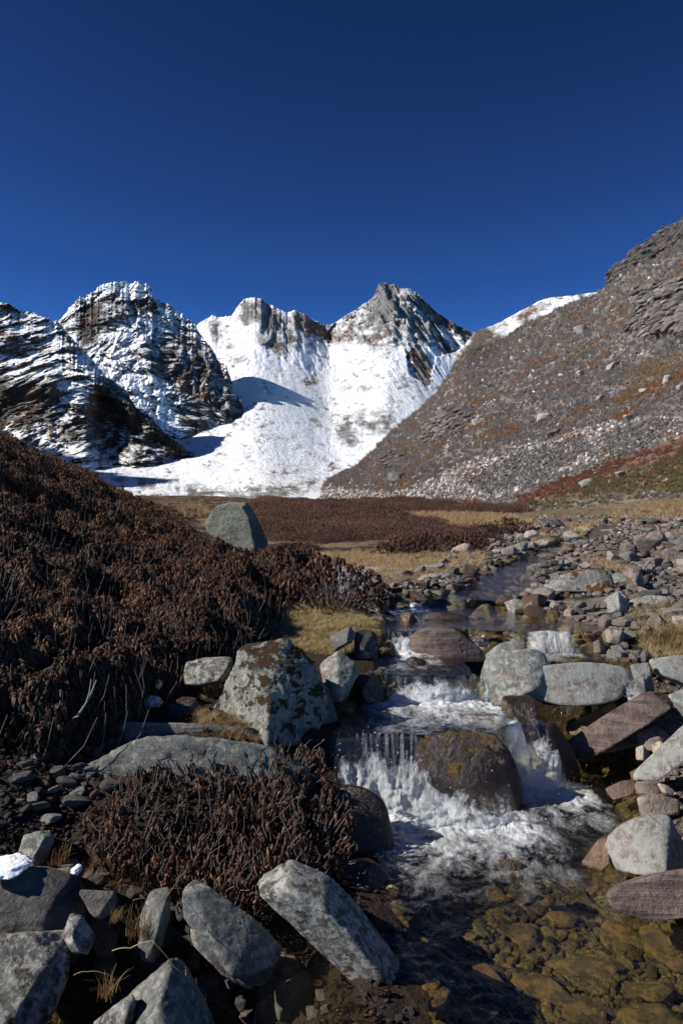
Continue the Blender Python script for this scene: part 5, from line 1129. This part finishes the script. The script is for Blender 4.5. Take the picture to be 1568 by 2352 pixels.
def grasses():
    P_, Rr, Sc, Tn = [], [], [], []
    for poly, n, tmu, tsd, s in GRASS:
        xs, ys = zip(*poly); u = rng.uniform(min(xs) - 15, max(xs) + 15, n * 3); v = rng.uniform(min(ys) - 8, max(ys) + 8, n * 3); m = edge_dist(u, v, poly) < 16 * fbm(u / 26, v / 10, 2.0, 4) + rng.normal(2, 5, len(u)); m &= fbm(u / 14, v / 6, 5.0, 3) > -.12; u, v = u[m][:n], v[m][:n]
        p, ok = pix_ground(u, v); p = p[ok]; c = chan(p[:, 0], p[:, 1]); p = p[(c < -.03) | (p[:, 1] > 30)]
        P_.append(p); k = len(p); far = np.clip(p[:, 1] / 9, .8, 3)
        Rr.append(np.stack([rng.normal(0, .15, k), rng.normal(0, .15, k), rng.uniform(0, 6.28, k)], 1)); ss = .72 * s * rng.uniform(.45, 1.25, k) * far ** .8; Sc.append(np.stack([ss * 1.4, ss * 1.4, ss * .8], 1)); Tn.append(np.clip(rng.normal(tmu, tsd, k), 0, 1))
    scatter('dry_grass', np.concatenate(P_), TUF, np.concatenate(Rr), np.concatenate(Sc), np.concatenate(Tn))
grasses()

# ------------------------------------------------------------------ shrubs of the valley floor
o = put_shrub('round twiggy purple-brown shrub overhanging the small upper fall', *at_px(770, 1420, 6.9), 1.18, 0, sz=1.1)
for (u, v, d, s, sz, lab) in ((1000, 0, 11.4, 1.35, .95, 'broad low brown shrub in front of the stone bar, widest of the plain shrubs'), (935, 0, 11.6, 1.0, .8, 'brown shrub joined to the widest plain shrub on its left side'), (1060, 0, 12.4, .9, .75, 'brown shrub at the stone bar end of the plain shrub row'),
        (1170, 0, 17.5, 1.5, .9, 'oval brown shrub alone before the far stone field'), (1110, 0, 18.2, 1.2, .8, 'small brown shrub next to the oval one on the straw grass'), (640, 0, 8.6, 1.0, .9, 'leafy brown shrub at the tip of the thicket above the grass clearing'), (700, 0, 8.8, .85, .9, 'brown shrub behind the round twiggy shrub, beside the grass clearing'), (565, 0, 6.4, .55, .8, 'small dark shrub leaning over the left side of the grass clearing')):
    x = (u - 784) / F * d; put_shrub(lab, x, d, s, int(rng.integers(0, 3)), 'shrubs of the valley floor', sz)
def heath():
    n = 5200; u = rng.uniform(560, 1260, n); d = np.exp(rng.uniform(math.log(10.5), math.log(170), n)); X = (u - 784) / F * d
    z = ground_z(X, d); v = 1176 - z / d * F; nn = fbm(X / 3.5, d / 6, 5.5, 3) + .3 * fbm(X / 12, d / 18, 1.5, 3)
    A = [(590,1168),(640,1140),(760,1132),(1010,1150),(1200,1164),(1190,1180),(1000,1176),(900,1178),(900,1196),(1000,1212),(1110,1238),(1115,1262),(1050,1290),(960,1278),(800,1288),(705,1285),(640,1262),(610,1235)]
    ok = (inpoly(u + 50 * nn, v + 10 * nn, A)) & (nn > -.12)
    X, d, z, nn = X[ok], d[ok], z[ok], nn[ok]; k = len(X); s = np.clip(d / 20, .75, 2.6) * rng.uniform(.55, 1.35, k)
    PC = []
    for i in range(3):
        (V, Fc, T), _ = shrub_mesh(500 + i, .45, .38, 190, 5, .045, .012); PC.append(piece('heath_bush', V, Fc, M_HEATH))
    scatter('low_brown_heath', np.stack([X, d, z - .03], 1), PC, np.stack([0 * X, 0 * X, rng.uniform(0, 6.28, k)], 1), np.stack([s, s, s * .62], 1), np.clip(rng.normal(.5, .16, k) + .7 * nn, 0, 1))
M_HEATH = leaf_mat('heath_leaves', [(0, (.035, .020, .015)), (.4, (.085, .045, .032)), (.7, (.135, .072, .05)), (1, (.19, .10, .06))], .35, .6)
heath()

# ------------------------------------------------------------------ slope cover: blocks, scree, grey brush
def slope_cover():
    ns = 75000
    u = rng.uniform(600, 1700, ns); j = np.clip(np.searchsorted(SLus, u), 1, len(SLus) - 1); C = SLVV[:, j]
    v = C.min(0) + 2 + (1182 - C.min(0)) * rng.uniform(0, 1, ns); k = np.argmax(C < v[None], 0); pts = SLV[k, j]
    X, Y, Z = pts.T; A = Y / 26.0; B = (Z + .25 * X) / 5.5; n4 = fbm(A * 3, B * 3, 12.0, 4); n2 = fbm(A * 1.4 + 9, B * 1.3, 4.0, 5); n5 = fbm(A * 2 + 3, B * 2, 22.0, 4)
    scr = inpoly(u + 20 * n4, v + 14 * n4, [(930,1130),(1080,1060),(1230,1020),(1330,985),(1480,955),(1568,960),(1700,970),(1700,1010),(1400,1050),(1220,1110),(1150,1150),(700,1165),(740,1120),(860,1130)])
    dens = np.where(scr, .25 + .75 * smooth(-.12, .08, n4), .05 + .85 * smooth(.06, .22, n5 + .15 * n4)); veg = inpoly(u + 40 * n4, v + 22 * n4, [(1110,1160),(1280,1100),(1420,1060),(1568,1000),(1900,960),(1900,1200),(1400,1200),(1200,1180)])
    dens = np.where(veg, .05, dens)
    sel = rng.uniform(0, 1, len(u)) < dens; p = pts[sel]; sc = scr[sel]; k = len(p)
    px = np.where(sc, 3 + 9 * rng.uniform(0, 1, k) ** 1.6, 2.5 + 9 * rng.uniform(0, 1, k) ** 2.5); sz = px / F * p[:, 1]
    rot = np.stack([rng.normal(.0, .3, k), rng.normal(-.5, .3, k), rng.uniform(-.6, .6, k) + 1.2], 1)
    dark = inpoly(u[sel], v[sel], [(1060,1110),(1200,1040),(1330,1000),(1360,1030),(1250,1100),(1120,1140)]) | inpoly(u[sel], v[sel], [(1380,1000),(1500,960),(1568,970),(1480,1030),(1400,1050)])
    G = gpieces('scree_block', tint_stone('scree_stone', [(0, (.045, .043, .042)), (.35, (.11, .10, .095)), (.65, (.24, .22, .205)), (1, (.50, .47, .44))], 0, .8))
    scatter('scree', p, G, rot, sz[:, None] * np.array([1.3, 1.0, .8]), np.clip(rng.normal(np.where(sc, .60, .48), .25, k) - .38 * dark, 0, 1))
    # grey leafless brush
    r = np.random.default_rng(5); parts = []
    def brush(seed):
        r = np.random.default_rng(seed); parts = []
        for q in range(46):
            a = r.uniform(0, 6.28); b = r.uniform(.1, .5); h = r.uniform(.35, .6); w = .018
            p0 = np.array([r.normal(0, .12), r.normal(0, .12), 0]); p1 = p0 + np.array([b * math.cos(a), b * math.sin(a), h]); sd_ = np.array([-math.sin(a), math.cos(a), 0]) * w
            parts.append((np.array([p0 - sd_, p0 + sd_, p1 + sd_ * .5, p1 - sd_ * .5]), np.array([(0, 1, 2, 3)])))
        return join(parts)
    mb = NT('grey_brush'); t = mb.attr('tint', 'INSTANCER', 'Fac'); rr = mb.n('ValToRGB', {'Fac': t}); e = rr.color_ramp
    for _ in range(4): e.elements.new(.5)
    for el, (q, c) in zip(e.elements, [(0, (.17, .15, .145)), (.25, (.26, .23, .21)), (.45, (.26, .19, .11)), (.6, (.31, .15, .07)), (.8, (.19, .085, .06)), (1, (.14, .145, .06))]): el.position = q; el.color = (*c, 1)
    BR = [piece('brush_clump', *brush(s_), mb.done(mb.bsdf(rr.outputs[0], .85, .15))) for s_ in (1, 2, 3)]
    dens = np.where(scr, .08, .20 + .36 * smooth(-.1, .15, n2)); sel = rng.uniform(0, 1, len(u)) < dens
    p = pts[sel]; k = len(p); sz = rng.uniform(9, 20, k) / F * p[:, 1]; n2s, n5s, us_, vs_ = n2[sel], fbm(A[sel], B[sel], 1.0, 5), u[sel], v[sel]
    tint = np.clip(rng.normal(.15, .1, k), 0, .35); tint = np.where(n5s > .24, rng.normal(.45, .06, k), tint); tint = np.where((n2s > .22), rng.normal(.57, .05, k), tint)
    red = inpoly(us_ + 60 * n5s, vs_ + 30 * n2s, [(1110,1165),(1280,1100),(1420,1060),(1568,1000),(1900,960),(1900,1100),(1400,1130),(1200,1175)]); grn = inpoly(us_ + 60 * n5s, vs_ + 24 * n2s, [(1180,1175),(1320,1120),(1450,1085),(1568,1045),(1900,1000),(1900,1150),(1500,1140),(1300,1170)])
    tint = np.where(red, rng.normal(.78, .05, k), tint); tint = np.where(grn & (rng.uniform(0, 1, k) < .75), rng.normal(.97, .03, k), tint)
    scatter('slope_brush', p, BR, np.stack([rng.normal(0, .1, k), rng.normal(0, .1, k), rng.uniform(0, 6.28, k)], 1), np.repeat(sz[:, None], 3, 1) * np.array([1, 1, .8]), np.clip(tint, 0, 1))
slope_cover()
def crag_blocks():
    PB = [piece('crag_block', *rock_variant(700 + i, 3, 24, .8, 1.5, .10, 22), CRM) for i in range(5)]; pp, rr_, ss, tt = [], [], [], []
    for (poly, amp), n, (s0, s1), tm in zip(CRAGS, (420, 420, 130, 40), ((10, 34), (8, 24), (8, 26), (10, 22)), (.42, .20, .38, .25)):
        xs, ys = zip(*poly); got = 0
        while got < n:
            u, v = rng.uniform(min(xs), max(xs)), rng.uniform(min(ys), max(ys))
            if not inpoly(u, v, poly): continue
            q = slope_pick(u, v)[0]; px = rng.uniform(s0, s1); s = px / F * q[1]; pp.append(q + q / np.linalg.norm(q) * s * .25); rr_.append((rng.normal(0, .25), rng.normal(-.35, .2), rng.normal(.3, .4))); ss.append((s * 1.25, s, s * .75)); tt.append(np.clip(rng.normal(tm, .12), 0, 1)); got += 1
    scatter('crag_rocks', pp, PB, rr_, ss, tt)
CRM = tint_stone('crag_rock', [(0, (.045, .043, .042)), (.3, (.10, .088, .08)), (.6, (.20, .165, .145)), (1, (.36, .32, .29))], 0, .7)
crag_blocks()
SLOPEB = [(1408,846,34,24,'light angular block on open brown scrub high on the valley slope',GREYG),(1330,866,26,22,'pale block alone above the middle of the valley slope',PALE),(1380,922,34,26,'whitish leaning block right of the slope centre',PALE),(1248,968,34,24,'bright boulder in the scrub just above the orange patch',PALE),
 (1101,976,36,26,'pale outcrop block beside the broken crag low on the slope',PALE),(1331,768,40,28,'broad grey block near the upper edge of the valley slope',GREYG),(1272,1002,36,24,'dark block capping the orange patch and scree',SLATE),(1421,1098,36,22,'grey boulder at the border of red and green scrub',GREYG),
 (1353,1110,42,24,'low wide boulder at the lower edge of the scree above the red scrub',GREYG),(911,1110,46,30,'solitary dark boulder on the foot of the scree',SLATE),(1475,905,30,22,'grey block under the brown crag at the right edge',GREYG),(1530,880,34,24,'pale tilted block right below the brown crag',PALE),
 (1180,830,24,16,'small pale block near the skyline end of the slope',PALE),(1440,968,34,20,'long pale block lying across the top of the scree',PALE),(1500,1140,30,18,'grey boulder on the straw foot of the slope at the right',GREYG),(1560,900,26,20,'pale round block at the right edge below the crag',PALE)]
for i, (u, v, w, h, lab, mat) in enumerate(SLOPEB):
    p = slope_pick(u, v)[0]; s = w / F * p[1]; o = bpy.data.objects.new('boulder', STM[i % 6]); COL.objects.link(o)
    o.location = p; o.scale = (s * .8, s * .8, s * 1.5 * h / w); o.rotation_euler = (rng.normal(0, .2), -.3, rng.uniform(0, 6.28)); o.material_slots[0].link = 'OBJECT'; o.material_slots[0].material = mat; o['label'] = lab; o['category'] = 'boulder'
# ------------------------------------------------------------------ the low shrub in the foreground: stems, single leaves, the rest of its foliage
def near_shrub():
    reg = [(192,1885),(232,1820),(290,1775),(350,1735),(430,1692),(560,1700),(650,1712),(735,1705),(748,1765),(775,1800),(808,1850),(815,1950),(770,2010),(690,2020),(600,2075),(500,2075),(430,2050),(330,2020),(225,1985),(195,1930)]
    r = np.random.default_rng(77); tips = []
    while len(tips) < 900:
        u, v = r.uniform(185, 820), r.uniform(1690, 2080)
        if not inpoly(u, v, reg): continue
        d = 3.72 - .95 * (v - 1690) / 390 + (.12 if u > 700 else 0) + r.uniform(-.04, .10)
        e = r.uniform(0, .05); p = P(u, v, d); tips.append(p)
    tips = np.array(tips); l0, f0 = leaf_shape(.055, .0115, 3, 1.15, .6); pos, mats, tn = [], [], []; tw = []
    bases = [P(430, 2075, 3.02), P(520, 2090, 2.98), P(350, 2040, 3.08), P(620, 2075, 3.05), P(700, 2000, 3.2), P(300, 1990, 3.15), P(480, 1980, 3.3), P(600, 1900, 3.45)]
    for i, p in enumerate(tips):
        b = min(bases, key=lambda q: (q[0] - p[0]) ** 2 + .5 * (q[1] - p[1]) ** 2 + r.uniform(0, .03)) + r.normal(0, .03, 3)
        b = np.array([b[0], b[1], min(b[2], p[2] - .03)])
        m1 = b + (p - b) * .45 + np.array([0, -.01, -.035]) + r.normal(0, .012, 3); m2 = b + (p - b) * .8 + r.normal(0, .010, 3) + np.array([0, 0, -.01])
        if i % 2 == 0: tw.append(tube([b, m1, m2, p], .0042, .0018, 4))
        else: tw.append(tube([m1 * .4 + m2 * .6, m2, p], .003, .002, 3))
        if r.uniform() < .22:
            tw.append(tube([p, p + np.array([r.normal(0, .012), r.normal(0, .01), .025]), p + np.array([r.normal(0, .02), r.normal(0, .015), .055])], .002, .001, 3)); continue
        for k in range(r.integers(4, 9)):
            M = rotz(k * 2.4 + r.uniform(-.5, .5) + i) @ roty(r.uniform(-.25, .75)) @ rotx(r.uniform(-.5, .5)) * r.uniform(.5, 1.15)
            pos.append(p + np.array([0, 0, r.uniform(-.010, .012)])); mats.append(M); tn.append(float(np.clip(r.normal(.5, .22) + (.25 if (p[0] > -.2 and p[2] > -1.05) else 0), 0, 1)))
    pos, mats, tn = np.array(pos), np.array(mats), np.array(tn)
    root = thing('shrub', 'low dark shrub with drooping curled leaves, spread over the outcrop in the foreground', 'shrub', tuple(bases[0]))
    rb = np.array(bases[0])
    order = np.argsort(pos[:, 1] - .3 * pos[:, 2]); near = order[::1]
    vis = r.permutation(near[:1400])[:298]; mask = np.ones(len(pos), bool); mask[vis] = False
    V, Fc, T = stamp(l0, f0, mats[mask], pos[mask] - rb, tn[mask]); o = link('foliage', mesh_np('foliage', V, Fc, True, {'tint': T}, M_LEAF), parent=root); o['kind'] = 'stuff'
    lm = [mesh_np('leaf', l0, f0, True, {'tint': np.full(len(l0), t)}, M_LEAF) for t in (.15, .35, .5, .65, .85)]
    for i in vis:
        o = bpy.data.objects.new('leaf', lm[int(np.clip(tn[i] * 5, 0, 4))]); COL.objects.link(o); o.parent = root
        M = Matrix([list(map(float, row)) for row in mats[i]]).to_4x4(); M.translation = Vector(map(float, pos[i] - rb)); o.matrix_local = M
    Vt, Ft = join(tw); link('stems', mesh_np('stems', Vt - rb, Ft, True, None, M_TWIG), parent=root)
    # fallen leaves and litter under it
    n = 1300; u = r.uniform(-60, 900, n); v = r.uniform(1640, 2400, n); p, ok = pix_ground(u, v); p = p[ok]; p = p[chan(p[:, 0], p[:, 1]) < -.02]; k = len(p)
    scatter('leaf_litter', p + np.array([0, 0, .008]), ROS, np.stack([r.uniform(-2, 2, k), r.uniform(-2, 2, k), r.uniform(0, 6.28, k)], 1), np.repeat(r.uniform(.5, 1.0, k)[:, None], 3, 1), np.clip(r.normal(.28, .2, k), 0, 1))
near_shrub()

# dry stalks in the foreground
def stalk(label, pts, r0=.0016, seeds=0, name='dry_stalk'):
    q = [np.array(P(*a)) for a in pts]; b = q[0]; dense = []
    for a, c in zip(q[:-1], q[1:]):
        for t in np.linspace(0, 1, 7)[:-1]: dense.append(a + (c - a) * t + np.array([0, 0, .004 * math.sin(t * 3.1)]))
    dense.append(q[-1]); parts = [tube([x - b for x in dense], r0, r0 * .5, 4)]
    for i in range(seeds):
        x = dense[-1 - i % 8] - b + np.array([rng.normal(0, .012), 0, 0]); parts.append(tube([x, x + np.array([.002, 0, -.012]), x + np.array([.001, 0, -.028])], .0006, .0006)); parts.append(tube([x + np.array([.001, 0, -.022]), x + np.array([.001, 0, -.029]), x + np.array([.001, 0, -.036])], .0022, .0008, 4))
    V, Fc = join(parts); o = link(name, mesh_np(name, V, Fc, True, {'tint': np.full(len(V), .85)}, M_STRAW), tuple(b)); o['label'] = label; o['category'] = 'stalk'
stalk('bent pale straw with hanging seed heads over the dark gap', [(258,2184,2.38),(300,2178,2.38),(350,2161,2.38),(400,2220,2.38),(455,2276,2.38)], .0019, 9)
stalk('long thin straw slanting up from the narrow rock to the shrub', [(338,2122,2.5),(380,2066,2.6),(425,2003,2.75)], .0013)
stalk('arched thin straw crossing above the narrow rock', [(305,2068,2.6),(340,2066,2.62),(385,2045,2.66),(420,2041,2.68)], .0012)
stalk('curved grass stalk arching over the shaded gap near the corner block', [(170,2240,2.4),(200,2232,2.4),(240,2236,2.4),(258,2247,2.4)], .0010)
# near grass tufts
def near_tuft(label, u, v, d, s, tint, seed):
    V, Fc = tuft(seed, 60, .13, .06, .9); T = np.clip(tint + np.repeat(rng.normal(0, .15, len(V) // 10), 10), 0, 1)
    o = link('grass_tuft', mesh_np('grass_tuft', V, Fc, True, {'tint': T}, M_STRAW), tuple(P(u, v, d))); o.scale = (s, s, s); o['label'] = label; o['category'] = 'grass tuft'
near_tuft('greenish straw tuft on the moss ledge at the bottom left', 245, 2290, 2.42, .62, .55, 31)
near_tuft('pale bent straw tuft at the end of the long low ledge', 470, 1672, 4.05, .75, .8, 32)
near_tuft('reddish thin grass standing left of the narrow grey rock', 315, 2150, 2.66, .75, .3, 33)
near_tuft('small yellow-green tuft beneath the wedge-shaped rock', 268, 2115, 2.66, .42, .5, 34)
near_tuft('thin brown grass between the grey rounded rock and the shrub', 135, 1985, 3.1, .7, .25, 35)

# bare branches in the shade at the left
def branch(label, lines, r0=.006):
    q0 = P(*lines[0][0]); parts = []
    for ln in lines:
        q = [P(*a) - q0 for a in ln]; parts.append(tube(q, r0, r0 * .45, 4)); r0 *= .8
    V, Fc = join(parts); o = link('bare_branch', mesh_np('bare_branch', V, Fc, True, None, M_BARE), tuple(q0)); o['label'] = label; o['category'] = 'branch'
M_BARE = (lambda m: m.done(m.bsdf(m.mix(m.noise(m.coord('Object'), 60, 4, .6), (.14, .125, .11), (.36, .34, .31)), .7, .3)))(NT('bare_bark'))
branch('long pale bare branch curving up out of the shade at the left', [[(130,1668,3.75),(160,1655,3.75),(185,1635,3.75),(200,1612,3.76),(212,1588,3.78),(222,1562,3.8)], [(200,1612,3.76),(206,1590,3.76),(210,1560,3.78)], [(160,1655,3.75),(170,1648,3.72),(182,1645,3.7)]], .0065)
branch('low bare twig bent over the snow patch at the far left', [[(42,1640,3.7),(60,1641,3.7),(80,1632,3.7),(100,1625,3.72),(112,1615,3.74)], [(60,1641,3.7),(50,1625,3.7),(70,1605,3.72)], [(100,1625,3.72),(106,1612,3.72),(104,1600,3.74)]], .005)
branch('short forked twig standing between the two bare branches', [[(125,1650,3.72),(130,1630,3.72),(137,1612,3.74)], [(130,1630,3.72),(135,1622,3.7),(140,1608,3.72)]], .004)
branch('pale grey twigs hanging over the water from the round shrub', [[(800,1395,6.6),(830,1420,6.55),(862,1428,6.5),(880,1440,6.5)], [(815,1385,6.6),(850,1400,6.5),(885,1415,6.5)], [(790,1405,6.6),(820,1432,6.5),(850,1440,6.5)]], .006)
branch('thin dead sticks leaning across the stone bar at the right', [[(1470,1315,8.2),(1490,1290,8.4),(1515,1278,8.6)], [(1490,1290,8.4),(1496,1310,8.3)]], .008)

# driftwood-like flat slabs at the head of the stone field
for (u, v, d, w, h, lab) in ((1320,1192,24,150,9,'long thin dark slab bridging stones at the head of the stream'), (1385,1196,23,110,8,'second thin dark slab beside the long one at the head of the stream'), (1268,1203,20,50,14,'dark flat stone left of the long thin slabs')):
    H('slab', lab, [(u - w / 2, v - h * .2), (u - w * .3, v - h * .5), (u + w * .35, v - h * .5), (u + w / 2, v), (u + w * .3, v + h * .5), (u - w * .4, v + h * .5)], d, SLATE, thick=.5, p=22, side=.3, top=1.5, level=3)

# leftover snow in the shade
M_SNOW = (lambda m: m.done(m.bsdf(m.mix(m.noise(m.coord('Object'), 20, 4, .6), (.78, .81, .86), (.90, .92, .95)), .5, .3, m.bump(m.noise(m.coord('Object'), 30, 5, .6), .6, .02), Subsurface_Weight=.0)))(NT('old_snow'))
def snow(label, u, v, d, w, h, deep=.10, seed=1):
    V, Fc = ICO[3]; c = P(u, v, d); sx, sz = w / F * d / 2, h / F * d / 2
    Q = V * np.array([sx, deep, sz]); n = fbm(V[:, 0] * 1.8 + seed, V[:, 1] * 1.8, V[:, 2] * 1.8, 4); Q = Q * (1 + .45 * n)[:, None]
    o = link('snow_patch', mesh_np('snow_patch', Q, Fc, True, None, M_SNOW), tuple(c)); o['label'] = label; o['category'] = 'snow patch'
snow('blue shaded snow patch under the bare twigs at the left', 95, 1640, 3.95, 80, 46, .10, 1)
snow('small bright snow lump in the dark hollow left of the mossy boulder', 358, 1572, 4.6, 30, 22, .06, 2)
snow('broken snow strip just below the small bright snow lump', 350, 1612, 4.45, 44, 26, .06, 3)
snow('snow cap on the black shaded block at the left edge', 18, 1990, 2.82, 96, 20, .10, 4)
snow('thin snow wedge between the dark slabs and the outcrop', 108, 1836, 3.45, 56, 16, .07, 5)
snow('round snow lump at the left edge in front of dead stems', 4, 1786, 3.55, 36, 34, .05, 6)
snow('faint snow patch deep in the thicket shade', 265, 1405, 6.2, 46, 28, .10, 7)
snow('scattered snow at the left edge beneath the twigs', 10, 1622, 4.1, 40, 26, .06, 8)
snow('tiny snow rim on the small brownish rock', 176, 1998, 2.95, 22, 12, .04, 9)
snow('little snow remnant at the foot of the thicket', 345, 1512, 5.2, 40, 12, .06, 10)

# spray at the foot of the falls
def spray():
    P_ = []
    for cx, cy, cz, sx, sy, sz, n in ((.22, 3.86, -1.42, .20, .10, .10, 900), (.58, 3.76, -1.42, .18, .09, .07, 500), (.55, 4.84, -1.10, .24, .05, .035, 300), (1.08, 4.34, -1.42, .12, .07, .05, 220), (.40, 5.72, -.96, .09, .05, .04, 160), (.45, 7.06, -.82, .08, .05, .03, 80), (.15, 4.0, -1.25, .14, .07, .09, 400)):
        P_.append(np.array([cx, cy, cz]) + rng.normal(0, 1, (n, 3)) * np.array([sx, sy, sz]) * np.array([1, 1, 1.0]) + np.abs(rng.normal(0, 1, (n, 1))) * np.array([0, 0, .3 * sz]))
    p = np.concatenate(P_); p = p[rng.uniform(0, 1, len(p)) < .5]; k = len(p); V, Fc = ICO[1]
    m = NT('spray_drop'); mat = m.done(m.bsdf((.85, .89, .93), .15, .6))
    s = .0005 + .0016 * rng.uniform(0, 1, k) ** 3
    scatter('water_spray', p, [piece('drop', V, Fc, mat)], rng.uniform(0, 3, (k, 3)), s[:, None] * np.array([1, 1, 1.8]), rng.uniform(0, 1, k))
spray()
# stones whose description is the same are told apart by their place
def tell_apart():
    by = {}
    for o in S.objects:
        if o.parent is None and o.get('label') and o.name.startswith('stone'): by.setdefault(o['label'], []).append(o)
    for lab, os_ in by.items():
        if len(os_) > 1:
            ax = 0 if np.ptp([o.location.x / o.location.y for o in os_]) > np.ptp([o.location.z / o.location.y for o in os_]) else 2
            os_.sort(key=lambda o: o.location[ax] / o.location.y); n = len(os_)
            w = [('leftmost' if i == 0 else 'rightmost' if i == n - 1 else ['', 'second from left', 'third from left', 'fourth from left', 'fifth from left'][min(i, 4)]) if ax == 0 else ('lowest' if i == 0 else 'highest' if i == n - 1 else ['', 'second lowest', 'third lowest', 'fourth lowest', 'fifth lowest'][min(i, 4)]) for i in range(n)]
            for o, t in zip(os_, w):
                o['label'] = t + ' ' + lab; o['group'] = lab
tell_apart()
